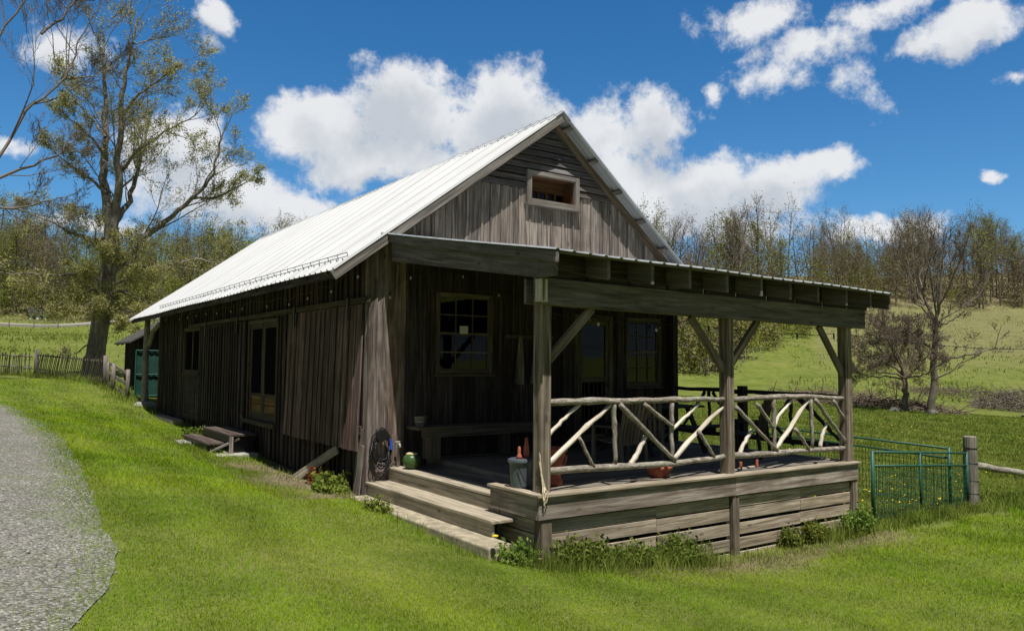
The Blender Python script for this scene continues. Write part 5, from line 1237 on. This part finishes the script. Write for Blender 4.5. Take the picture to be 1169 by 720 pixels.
guided(tg, base, rt, fw, .0473, [
    (g3((1042, 472), (1041, 455), (1042, 440), (1040, 425)), .19, .12, 0),
    (g3((1041, 430), (1032, 418), (1020, 412), (1005, 405), (990, 395)), .09, .02, 8), (g3((1041, 428), (1036, 405), (1028, 385), (1018, 368)), .09, .02, 9),
    (g3((1041, 428), (1046, 405, .5), (1048, 385, .8), (1050, 368, 1)), .09, .02, 8), (g3((1042, 432), (1052, 420), (1062, 408, -.6), (1070, 395, -1)), .07, .02, 7),
    (g3((1040, 430), (1030, 425, -.8), (1015, 425, -1.2), (1000, 418, -1.6)), .07, .02, 7), (g3((1041, 430), (1038, 410, 1), (1040, 392, 1.6), (1035, 378, 2)), .07, .02, 7), (g3((1040, 428), (1025, 405, .8), (1008, 388, 1.2), (998, 372, 1.4)), .07, .015, 8), (g3((1041, 428), (1030, 400, -.8), (1022, 380, -1.3), (1015, 362, -1.6)), .07, .015, 8), (g3((1042, 428), (1052, 400, .6), (1060, 380, 1), (1064, 366, 1.3)), .06, .015, 8), (g3((1040, 432), (1020, 428, 1), (1002, 430, 1.5), (990, 425, 1.8)), .06, .015, 7), (g3((1042, 430), (1056, 428, -1), (1068, 422, -1.5), (1076, 412, -1.7)), .06, .015, 7)], cfgB, 4)
add_tree('bare_tree', 'short wide bare tree with dense tangled twigs beside the slim tree in the right field', 'tree', base, tg, None, TWIGB)
# --- wood on the hills: a few kinds of tree, each copied many times
def forest_proto(seed, kind, kids=(20, 8, 4)):
    tg = TreeGen(seed); r = tg.r; h = r.uniform(13, 17)
    cfg = dict(thin=.012, kids=kids, rmin=.016, leaf=(1, 3, 8, 8)[kind], lspread=(.3, .4, .5, .5)[kind], trop=.045, wob=.15, ang=(.45, 1.0), lift=.14)
    pts = [Vector((0, 0, -.4))]; d = Vector((r.gauss(0, .04), r.gauss(0, .04), 1))
    k = 9
    for i in range(k): d = (d+Vector((r.gauss(0, .05), r.gauss(0, .05), .1))).normalized(); pts.append(pts[-1]+d*h/k)
    rads = [.16*(1-.85*i/k)+.02 for i in range(k+1)]; tg.limb(pts, rads, 6)
    tg.sub(pts, rads, 0, 2, cfg, h*.58, start=.34)
    lm = (LEAFB, LEAFB, LEAFY, LEAFG)[kind]; tw = (TWIG, TWIGB, TWIGB, TWIG)[kind]
    parts = [([tuple(v) for v in tg.V], tg.F, 0)]
    if tg.leaf:
        lv = tg.leaf_verts((.09, .11, .135, .14)[kind]); parts.append((lv, [(i, i+1, i+2, i+3) for i in range(0, len(lv), 4)], 1))
    return mesh_join('woodland_tree', parts, [tw, lm])
PROT = [[forest_proto(100+i, 0) for i in range(3)], [forest_proto(110+i, 1) for i in range(3)], [forest_proto(120+i, 2) for i in range(3)], [forest_proto(130+i, 3) for i in range(2)]]
KIND = [('bare grey woodland tree on the hillside, one of many in the leafless wood', 'bare trees of the hillside wood'), ('woodland tree with russet buds on the hillside among the bare trees', 'russet budding trees of the hillside wood'), ('woodland tree in yellow-green leaf on the hillside among the bare trees', 'yellow-green trees of the hillside wood'), ('woodland tree in fresh green leaf on the hillside among the bare trees', 'fresh green trees of the hillside wood')]
rf = random.Random(77); spots = []
def ground_at(u, d):   # ground point by heading and distance from the yard
    k = (u-584.5)/866.26; f = d; P = Vector((CAM.x, CAM.y, 0))+Vector((math.sin(yaw), math.cos(yaw), 0))*f+Vector((math.cos(yaw), -math.sin(yaw), 0))*(f*k); return P.x, P.y
def scatter(u0, u1, n, dmin, dmax, power, mix):
    for _ in range(n):
        u = rf.uniform(u0, u1); e = float(forest_edge_depth(u)); d = e+dmin+(dmax-dmin)*rf.random()**power
        spots.append((u, d, rf.choices((0, 1, 2, 3), mix)[0]))
scatter(745, 1230, 110, 1, 22, 1.0, (5, 3, 2.2, .8)); scatter(745, 1400, 55, 22, 70, 1, (5, 3, 2, .6))
scatter(-70, 345, 80, 1, 26, 1.0, (1.5, 2.5, 4, 2)); scatter(-120, 360, 35, 26, 80, 1, (1.5, 3, 4, 1.5)); scatter(345, 745, 18, 4, 60, 1, (3, 3, 3, 1))
XY = np.array([ground_at(u, d) for u, d, k in spots]); ZZ = Gn(XY)+.25*np.sin(XY[:, 0]*.13+1)*np.sin(XY[:, 1]*.11)
for (u, d, k), (x, y), z in zip(spots, XY, ZZ):
    o = bpy.data.objects.new('woodland_tree', rf.choice(PROT[k])); C.objects.link(o); s = (.62+.38*rf.random()+.22*math.sin(u*.045+1)*math.sin(u*.017)+.12*(rf.random() < .15))*(.90 if u < 360 else .98)
    o.location = (x, y, z); o.rotation_euler = (0, 0, rf.uniform(0, 6.28)); o.scale = (s*rf.uniform(.9, 1.1), s, s)
    tag(o, KIND[k][0], 'tree', KIND[k][1])
# trees deeper in the wood, read as one mass
def deep_wood():
    r = random.Random(78); lite = [forest_proto(150+i, i % 4, (14, 5, 2)) for i in range(6)]; V_ = []; F_ = []; MI = []; n = 0; data = []
    for me in lite:
        v = np.empty(len(me.vertices)*3, np.float32); me.vertices.foreach_get('co', v); data.append((v.reshape(-1, 3), np.array([list(p.vertices) for p in me.polygons]), np.array([p.material_index for p in me.polygons])))
    for u0, u1, k, a, b in ((745, 1450, 90, 8, 75), (-130, 360, 60, 12, 80), (345, 745, 20, 8, 60)):
        for _ in range(k):
            u = r.uniform(u0, u1); d = float(forest_edge_depth(u))+r.uniform(a, b); x, y = ground_at(u, d); z = G(x, y)+.25*math.sin(x*.13+1)*math.sin(y*.11); j = r.randrange(6); v, f, m = data[j]; t = r.uniform(0, 6.28); sc_ = r.uniform(.7, 1.05)*.95
            c, s_ = math.cos(t)*sc_, math.sin(t)*sc_; V_.append(np.column_stack([v[:, 0]*c-v[:, 1]*s_+x, v[:, 0]*s_+v[:, 1]*c+y, v[:, 2]*sc_+z])); F_.append(f+n); n += len(v); MI.append(np.where(m == 0, j % 2, 2+(j % 4)))
    V_ = np.concatenate(V_).astype(np.float32); F_ = np.concatenate(F_).astype(np.int32); MI = np.concatenate(MI).astype(np.int32)
    me = bpy.data.meshes.new('deep_wood'); me.vertices.add(len(V_)); me.vertices.foreach_set('co', V_.ravel()); me.loops.add(F_.size); me.loops.foreach_set('vertex_index', F_.ravel()); me.polygons.add(len(F_)); me.polygons.foreach_set('loop_start', np.arange(len(F_), dtype=np.int32)*4); me.polygons.foreach_set('material_index', MI)
    for m in (TWIG, TWIGB, LEAFB, LEAFB, LEAFY, LEAFG): me.materials.append(m)
    me.update(calc_edges=True); o = bpy.data.objects.new('deep_wood', me); C.objects.link(o); o['kind'] = 'stuff'; o['label'] = 'mass of bare and budding trees deeper in the hillside wood'; o['category'] = 'wood'
deep_wood()
# low undergrowth and saplings that fill the wood
def undergrowth():
    r = np.random.RandomState(31); parts_v = []; mi = []
    def add(u0, u1, n, a, b, hmax, size, ks):
        u = u0+(u1-u0)*r.rand(n); d = forest_edge_depth(u)+a+(b-a)*r.rand(n)
        P = np.array([ground_at(x, y) for x, y in zip(u, d)]); z = Gn(P)+.25*np.sin(P[:, 0]*.13+1)*np.sin(P[:, 1]*.11); h = r.rand(n)**1.4*hmax
        clump = np.sin(P[:, 0]*.9)*np.sin(P[:, 1]*.7)+.4*r.randn(n); h = h*np.clip(.6+.5*clump, .1, 1.3)
        c = np.column_stack([P, z+h]); q = r.randn(n, 3); q /= np.linalg.norm(q, axis=1)[:, None]; w = np.cross(q, r.randn(n, 3)); w /= np.linalg.norm(w, axis=1)[:, None]
        s = (size*(.5+r.rand(n)))[:, None]
        parts_v.append(np.stack([c-q*s, c+w*s*.5, c+q*s, c-w*s*.5], 1).reshape(-1, 3)); mi.append(r.choice(ks, n))
    add(745, 1400, 22000, -2, 60, 3.0, .18, [0, 0, 0, 1, 1, 2]); add(-120, 350, 26000, -3, 60, 3.5, .18, [0, 1, 1, 2, 2, 3]); add(350, 745, 6000, 0, 40, 5, .25, [0, 1, 2])
    def puffs(u0, u1, n, a, b, z0, z1, r0, r1, per, size, pal):
        for _ in range(n):
            u = u0+(u1-u0)*r.rand(); d = float(forest_edge_depth(u))+a+(b-a)*r.rand()**1.2; x, y = ground_at(u, d); zz = G(x, y)+z0+(z1-z0)*r.rand()**1.2; R = r0+(r1-r0)*r.rand(); m = int(per*(R/r1)**2)+20
            q = r.randn(m, 3); q /= np.linalg.norm(q, axis=1)[:, None]; q *= (r.rand(m)**.45*(1+.35*np.sin(q[:, 0]*5+q[:, 2]*4)))[:, None]*R; q[:, 2] *= 1.25
            c = q+np.array([x, y, zz]); c[:, 2] = np.maximum(c[:, 2], zz-z1-2)
            p = r.randn(m, 3); p /= np.linalg.norm(p, axis=1)[:, None]; w = np.cross(p, r.randn(m, 3)); w /= np.linalg.norm(w, axis=1)[:, None]; sz = (size*(.5+r.rand(m)))[:, None]
            parts_v.append(np.stack([c-p*sz, c+w*sz*.5, c+p*sz, c-w*sz*.5], 1).reshape(-1, 3)); k = pal[r.randint(len(pal))]; mi.append(np.where(r.rand(m) < .8, k, pal[r.randint(len(pal))]))
    puffs(-120, 350, 330, -1, 45, 1.5, 10.5, 1.6, 3.4, 950, .135, [0, 0, 1, 1, 1, 2, 2, 3]); puffs(745, 1400, 330, 0, 45, 1.2, 8.5, 1.5, 3.2, 850, .135, [0, 0, 0, 1, 2, 0, 0])
    puffs(760, 840, 90, -32, 2, .3, 4.5, 1.0, 2.4, 460, .16, [0, 1, 2, 1, 0, 0]); puffs(835, 925, 55, -22, -2, .2, 3.6, .8, 2.2, 440, .15, [1, 1, 2, 1, 0])
    puffs(940, 1400, 40, -50, -6, .0, .5, .4, 1.1, 160, .10, [0, 0, 1])
    puffs(350, 745, 50, 2, 40, 1.5, 9, 1.6, 3.2, 200, .2, [0, 1, 2])
    # yellow-green thicket at the foot of the hill seen past the porch
    o = np_mesh('woodland_undergrowth', np.concatenate(parts_v), 4, [LEAFB, LEAFY, LEAFG, LEAFD], mi=np.concatenate(mi)); o['kind'] = 'stuff'; o['label'] = 'budding undergrowth and saplings filling the hillside wood'; o['category'] = 'undergrowth'
undergrowth()
# brush along the stream and the brush pile in the right field
def twig_heap(name, label, center, rx, ry, h, n, seed, mat, ln=1.2, cat='brush pile', stuff=False):
    r = random.Random(seed); tg = TreeGen(seed)
    for _ in range(n):
        a = r.uniform(0, 6.28); q = math.sqrt(r.random()); x = center[0]+rx*q*math.cos(a); y = center[1]+ry*q*math.sin(a); z = G(x, y)+h*r.random()*(1-q*q)*.9
        d = Vector((r.gauss(0, 1), r.gauss(0, 1), r.gauss(.1, .35))).normalized(); l = ln*r.uniform(.4, 1.2)
        p = Vector((x, y, z)); m = p+d*l*.5+Vector((r.gauss(0, .06), r.gauss(0, .06), r.gauss(0, .06))); k = r.uniform(.012, .035); tg.limb([p-d*.0, m, p+d*l], [k, k*.8, k*.4], 3)
    o = bpy.data.objects.new(name, tg.wood_mesh(name, mat)); C.objects.link(o); tag(o, label, cat, kind='stuff' if stuff else None); return o
twig_heap('stream_brush', 'dark dead brush along the stream below the two bare trees', (39.5, 15.5), 2.4, 6.5, .9, 1500, 41, TWIGB, stuff=True, cat='brush')
twig_heap('brush_pile', 'grey pile of cut branches at the right edge of the field', (47.8, 9.6), 2.2, 2.6, 1.5, 700, 42, TWIG)
twig_heap('brush_pile', 'low scatter of pinkish dead branches up the slope above the brush pile', (54, 16), 2.5, 4.5, .8, 500, 43, TWIGB)
for i, (x, y, l) in enumerate(((36.6, 9.4, 'mossy log end lying at the foot of the slim bare tree'), (35.3, 10.6, 'grey rock beside the trunk of the short wide bare tree'), (41.8, 6.8, 'pale flat rock in the grass right of the slim bare tree'))):
    bm = __import__('bmesh').new(); __import__('bmesh').ops.create_icosphere(bm, subdivisions=2, radius=.35); rr = random.Random(i)
    for v in bm.verts: v.co = Vector((v.co.x*1.3, v.co.y, v.co.z*.6))*(1+rr.uniform(-.15, .15))
    me = bpy.data.meshes.new('field_rock'); bm.to_mesh(me); bm.free(); me.materials.append(ROCKM); o = bpy.data.objects.new('field_rock', me); C.objects.link(o); o.location = (x, y, G(x, y)+.05); tag(o, l, 'rock')
# far house on the left, and white posts past the porch
hx, hy = 3.0, 131; gz = G(hx, hy)-.9
t = thing('far_house', 'tiny white house among the trees beyond the left field', 'house', (hx, hy, gz))
mb = MB(); mb.box((hx-1.1, hy-2, gz-1), (hx+1.1, hy+2, gz+1.7)); mb.build('wall', WHITE, t)
mb = MB(); mb.hexa([(hx-1.3, hy-2.3, gz+1.7), (hx+1.3, hy-2.3, gz+1.7), (hx+1.3, hy+2.3, gz+1.7), (hx-1.3, hy+2.3, gz+1.7), (hx-1.3, hy-.1, gz+2.6), (hx+1.3, hy-.1, gz+2.6), (hx+1.3, hy+.1, gz+2.6), (hx-1.3, hy+.1, gz+2.6)], (1, 0, 0), (0, 1, 0)); mb.build('roof', GREYR, t)
for dx in (-.5, .5): mb = MB(); mb.box((hx+dx-.2, hy-2.05, gz+.5), (hx+dx+.2, hy-1.98, gz+1.2)); mb.build('window', BLACK, t)
t = thing('pasture_fence', 'thin pale post and wire fence on the slope seen past the porch', 'fence', (55, 38, 1))
for i in range(9):
    u = 800+i*8.5; d = 66+i*1.7; x, y = ground_at(u, d); mb = MB(); pole(mb, x, y, 1.2, .032, n=6); mb.build('fence_post', CONC2, t)
mb = MB()
for h in (.6, 1.15): mb.tube([(*ground_at(800+i*8.5, 66+i*1.7), G(*ground_at(800+i*8.5, 66+i*1.7))+h) for i in range(9)], .012, 4)
mb.build('fence_wire', CONC2, t)
t = thing('field_fence', 'dark rail fence along the lane at the top of the left field', 'fence', (-10, 117, 6))
P = [(x, 118.5+.02*x) for x in np.arange(-34, 8, 3.)]
for x, y in P: mb = MB(); pole(mb, x, y, 1.4, .07, n=6); mb.build('fence_post', W_FENCE, t)
mb = MB()
for h in (.5, 1.1): mb.tube([(x, y, G(x, y)+h) for x, y in P], .035, 5)
mb.build('fence_rail', W_FENCE, t)
# ------------------------------------------------------------------ grass
def blades(name, label, x, y, h, w, mat, seed, lean=.5, z=None):
    r = np.random.RandomState(seed); n = len(x)
    if z is None: z = Gn(np.stack([x, y], 1))+.02*np.sin(x*1.9+y*.7)*np.sin(y*1.3-x*.4)
    a = r.rand(n)*6.283; t = r.rand(n)*6.283; ln = lean*np.abs(r.randn(n))*h
    b = np.stack([x, y, z-.01], 1); dx = np.stack([np.cos(a)*w, np.sin(a)*w, np.zeros(n)], 1)
    mid = b+np.stack([np.cos(t)*ln*.35, np.sin(t)*ln*.35, h*.6], 1); tip = b+np.stack([np.cos(t)*ln, np.sin(t)*ln, h*np.sqrt(np.clip(1-(lean*.3)**2, .3, 1))], 1)
    # each blade: a quad and a tip triangle sharing vertices
    v = np.stack([b-dx, b+dx, mid+dx*.7, mid-dx*.7, tip], 1).reshape(-1, 3).astype(np.float32)
    i0 = np.arange(n, dtype=np.int32)*5
    loops = np.stack([i0, i0+1, i0+2, i0+3, i0+3, i0+2, i0+4], 1).ravel(); ls = np.stack([np.arange(n)*7, np.arange(n)*7+4], 1).ravel().astype(np.int32)
    me = bpy.data.meshes.new(name); me.vertices.add(len(v)); me.vertices.foreach_set('co', v.ravel()); me.loops.add(len(loops)); me.loops.foreach_set('vertex_index', loops)
    me.polygons.add(len(ls)); me.polygons.foreach_set('loop_start', ls); me.materials.append(mat); me.update(calc_edges=True)
    o = bpy.data.objects.new(name, me); C.objects.link(o); tag(o, label, 'grass', kind='stuff'); return o
def lawn_ok(x, y):
    ok = x > gravel_edge(y)+.05*np.sin(x*37+y*51)
    ok &= ~((x > -.03) & (x < 6.8) & (y > -3.85) & (y < 17)); ok &= ~((x > -.34) & (x < .02) & (y > -3.83) & (y < 0.0))
    ok &= ~((x > -.35) & (y > 12.2) & (y < 15) & (x < 0))
    return ok
def build_grass():
    r = np.random.RandomState(9)
    # short lawn: dense near the viewer, thinning with distance
    n = 850000; q = r.rand(n); rr_ = 2.6*(34/2.6)**(q**.90); a = yaw-.80+1.62*r.rand(n)
    x = CAM.x+rr_*np.sin(a); y = CAM.y+rr_*np.cos(a)
    mown = (y < -4.35+.25*np.sin(x*1.7)) | (x < -.05+.0*y); mown &= ~((x > 7.2) & (y > -4.6+.2*np.sin(x*3)))
    k = lawn_ok(x, y) & mown & (r.rand(n) > soil_field(x, y)*.95)
    x, y, rr_ = x[k], y[k], rr_[k]; m = len(x); sc2 = np.clip(rr_/9, .75, 2.6)
    patch = .5+.5*np.sin(x*1.3+2*np.sin(y*.8))*np.sin(y*1.1+1.5*np.sin(x*.6))
    blades('lawn_grass', 'short mown green lawn around the cabin', x, y, (.020+.024*r.rand(m)+.012*patch)*np.clip(sc2, .9, 1.6), .0027*sc2*(.7+.6*r.rand(m)), GRASS, 1, .75)
    # unmown field grass beyond the gate
    n = 330000; q = r.rand(n); rr_ = 11*(50/11)**q; a = yaw+.16+.62*r.rand(n); x = CAM.x+rr_*np.sin(a); y = CAM.y+rr_*np.cos(a)
    k = ((x > 6.75) & (y > -4.3)) & (x > 6.75); x, y, rr_ = x[k], y[k], rr_[k]; m = len(x); cl = np.clip(.8+.35*np.sin(x*2.1+np.sin(y*3))*np.sin(y*1.7), .45, 1.2)
    near = np.exp(-((y+4.1)/.5)**2)
    blades('field_grass', 'unmown meadow grass behind the green gate', x, y, (.07+.09*r.rand(m))*cl*(1+1.2*near*r.rand(m)), .004*np.clip(rr_/9, 1, 4)*(.6+.8*r.rand(m)), FGRASS, 2, .5)
    # rough edges: along walls, slab, deck skirt, fence lines, gravel edge
    segs = [(-.05, 4.6, -.02, 16.2, 1500, .22, .14), (-.35, .0, -.5, 4.6, 260, .16, .25), (-.38, -3.9, -.38, 0, 900, .20, .10), (.0, -4.05, .9, -4.15, 1500, .25, .2), (3.0, -4.2, 6.7, -4.15, 900, .16, .16), (5.4, -4.1, 6.8, -4.15, 1100, .34, .14), (6.8, -4.2, 10.3, -4.2, 3200, .26, .16), (10.3, -4.2, 15, -4.8, 2500, .28, .3),
            (-2.9, 25.7, -.9, 21, 2500, .35, .25), (-9, 34, -3, 26, 3500, .4, .3), (-.9, 21, -.4, 17.2, 1200, .3, .25), (-1.15, 4.8, -1.2, 7.9, 700, .16, .14), (-.3, 16.4, -.5, 18, 500, .25, .2), (.3, -4.2, 2.9, -4.22, 3200, .34, .14)]
    X = []; Y = []; H = []
    for x0, y0, x1, y1, k, h, sd in segs:
        t = r.rand(k); j = r.randn(k, 2)*sd; cl = np.clip(.3+.9*np.abs(np.sin(t*23+x0)*np.sin(t*57+y0*2)), .2, 1.2)
        X.append(x0+(x1-x0)*t+j[:, 0]); Y.append(y0+(y1-y0)*t+j[:, 1]); H.append(h*(.35+.65*r.rand(k))*cl)
    x, y, h = (np.concatenate(q) for q in (X, Y, H)); d = np.hypot(x-CAM.x, y-CAM.y)
    k = lawn_ok(x, y) | (x > 6.8); x, y, h, d = x[k], y[k], h[k], d[k]
    blades('rough_grass', 'longer uncut grass along the walls, deck and fences', x, y, h, .0045*np.clip(d/10, .8, 2.5)*(.6+.8*r.rand(len(x))), FGRASS, 3, .45)
    # grass creeping over the gravel's edge
    n = 26000; y = -10.4+30*r.rand(n)**1.5; x = gravel_edge(y)-np.abs(r.randn(n))*.22; d = np.hypot(x-CAM.x, y-CAM.y)
    blades('drive_grass', 'thin grass creeping over the edge of the gravel drive', x, y, .02+.04*r.rand(n), .003*np.clip(d/8, .8, 2.5), GRASS, 4, .8)
    # grass tufts coming up through the drive
    n = 16000; y = -10.5+22*r.rand(n); x = gravel_edge(y)-.2-3.2*r.rand(n); k = (np.sin(x*1.9+np.sin(y*1.1))*np.sin(y*1.7+1)+.35*r.randn(n)) > .45; x, y = x[k], y[k]; d = np.hypot(x-CAM.x, y-CAM.y)
    blades('drive_tufts', 'thin grass tufts growing through the gravel drive', x, y, .012+.022*r.rand(len(x)), .0025*np.clip(d/8, .8, 2.5), GRASS, 6, .9)
    # tussocks on the far slopes
    n = 26000; u = np.concatenate([900+450*r.rand(n//2), -80+330*r.rand(n//2)]); d = np.concatenate([50+88*r.rand(n//2)**1.2, 45+70*r.rand(n//2)]); P = np.array([ground_at(a, b) for a, b in zip(u, d)]); k = (np.sin(P[:, 0]*.31+np.sin(P[:, 1]*.2)*2)*np.sin(P[:, 1]*.27)+.5*r.randn(len(P))) > .25; P = P[k]
    blades('field_tussocks', 'rough grass tussocks on the far pasture slopes', P[:, 0], P[:, 1], .14+.22*r.rand(len(P)), .03+.03*r.rand(len(P)), FGRASS, 7, .7, z=Gn(P)+.25*np.sin(P[:, 0]*.13+1)*np.sin(P[:, 1]*.11))
    # dry thatch in the bare strips
    n = 12000; t = r.rand(n); x = np.where(t < .5, -.05-1.4*r.rand(n), .8+6*r.rand(n)); y = np.where(t < .5, -.3+5.2*r.rand(n), -4.42+.26*r.randn(n)); k = lawn_ok(x, y); x, y = x[k], y[k]
    blades('dry_grass', 'dry straw-coloured grass in the bare strips by the walls', x, y, .02+.05*r.rand(len(x))**2, .004*np.ones(len(x)), STRAW, 5, 1.6)
STRAW = grass_mat('dry_blade', (.16, .125, .07), (.26, .21, .12), (.36, .30, .19), (.22, .18, .10), .3)
build_grass()
# dandelions in the meadow
def dandelions():
    r = np.random.RandomState(12); n = 520; x = np.concatenate([6.9+3.4*r.rand(260), 8+20*r.rand(200), 11+5*r.rand(60)]); y = np.concatenate([-3.9+3.5*r.rand(260)**1.5, -3+10*r.rand(200), -4+3*r.rand(60)])
    cl = np.sin(x*2.3)*np.sin(y*2.9)+.5*r.randn(n); k = cl > -.1; x, y = x[k], y[k]; n = len(x); z = Gn(np.stack([x, y], 1))+.10+.12*r.rand(n); rad = .014+.010*r.rand(n)
    vs = []; ang = np.arange(6)/6*6.283
    for i in range(n):
        tl = r.randn(2)*.3
        for a in ang: vs.append((x[i]+rad[i]*math.cos(a), y[i]+rad[i]*math.sin(a), z[i]+rad[i]*(tl[0]*math.cos(a)+tl[1]*math.sin(a))-.004))
    me = bpy.data.meshes.new('dandelions'); me.from_pydata(vs, [], [tuple(range(i*6, i*6+6)) for i in range(n)]); me.materials.append(YEL); o = bpy.data.objects.new('dandelions', me); C.objects.link(o); tag(o, 'yellow dandelion flowers in the meadow behind the green gate', 'flowers', kind='stuff')
dandelions()
# leafy weeds at the foot of the deck and walls
def weed(label, x, y, rx, ry, h, n, seed, mat=LEAFD, leaf=.027, cat='weeds', name='weed_clump', z0=None):
    r = random.Random(seed); t = thing(name, label, cat, (x, y, z0 if z0 is not None else G(x, y))); tg = TreeGen(seed)
    for _ in range(int(n*1.7)):
        a = r.uniform(0, 6.28); q = math.sqrt(r.random()); px, py = x+rx*q*math.cos(a), y+ry*q*math.sin(a); g = z0 if z0 is not None else G(px, py)
        hh = h*r.uniform(.45, 1.05)*(1-.45*q*q); d = Vector((r.gauss(0, .22)+.35*q*math.cos(a), r.gauss(0, .22)+.2*q*math.sin(a), 1)).normalized()
        p = Vector((px, py, g-.01)); tg.limb([p, p+d*hh*.5, p+d*hh], [.004, .0035, .002], 3)
        for k in range(18):
            f = r.uniform(.1, 1.03); tg.leaf.append(p+d*hh*f+Vector((r.gauss(0, .03), r.gauss(0, .03), r.gauss(0, .02))))
    st = bpy.data.objects.new('stem', tg.wood_mesh('stem', mat)); C.objects.link(st); st.parent = t; st.matrix_parent_inverse = parent_inv(t)
    lf = np_mesh('foliage', tg.leaf_verts(leaf), 4, mat); lf.parent = t; lf.matrix_parent_inverse = parent_inv(t)
    return t
weed('tall leafy weeds crowding the foot of the left deck post', .75, -4.13, .36, .18, .40, 60, 1)
weed('broad mound of green weeds under the left half of the deck front', 1.45, -4.12, .40, .16, .34, 55, 2)
weed('bushy green weed clump in front of the skirt boards left of the middle post', 2.35, -4.12, .30, .15, .46, 58, 3)
weed('small upright weed left of the tall grass at the right end of the deck', 4.75, -4.02, .13, .08, .36, 26, 4)
weed('pale feathery weed between two others at the right end of the deck', 5.35, -4.02, .22, .08, .44, 34, 5, LEAFG)
weed('dark green weed clump at the right deck corner beside the green gate', 6.35, -4.12, .30, .10, .50, 48, 6)
weed('leafy green weed growing beside the prop board under the sliding door', -.30, .75, .20, .22, .36, 20, 7, LEAFG, .045)
weed('red stemmed weed at the foot of the prop board', -.28, 1.25, .16, .2, .30, 22, 8, LEAFR, .03)
weed('grassy weed clump on the bare soil in front of the near wall corner', -.40, .45, .25, .25, .20, 22, 9, LEAFG, .035)
weed('green weeds between the stoop and the concrete kerb block', -.55, 8.3, .3, .3, .35, 30, 10)
weed('small leafy weed by the concrete foundation slab of the porch steps', -.40, -1.2, .12, .2, .3, 18, 11, LEAFG)
weed('leafy weed with a yellow flower at the right end of the foundation slab', -.05, -3.98, .2, .14, .3, 24, 12)
mb = MB(); mb.lathe([(.0, 0), (.03, .006), (.035, .02), (.01, .03)], (-.30, -3.9, G(-.3, -3.9)+.26), 12); tag(mb.build('dandelion', YEL, None), 'single large yellow dandelion at the right end of the foundation slab', 'flower')
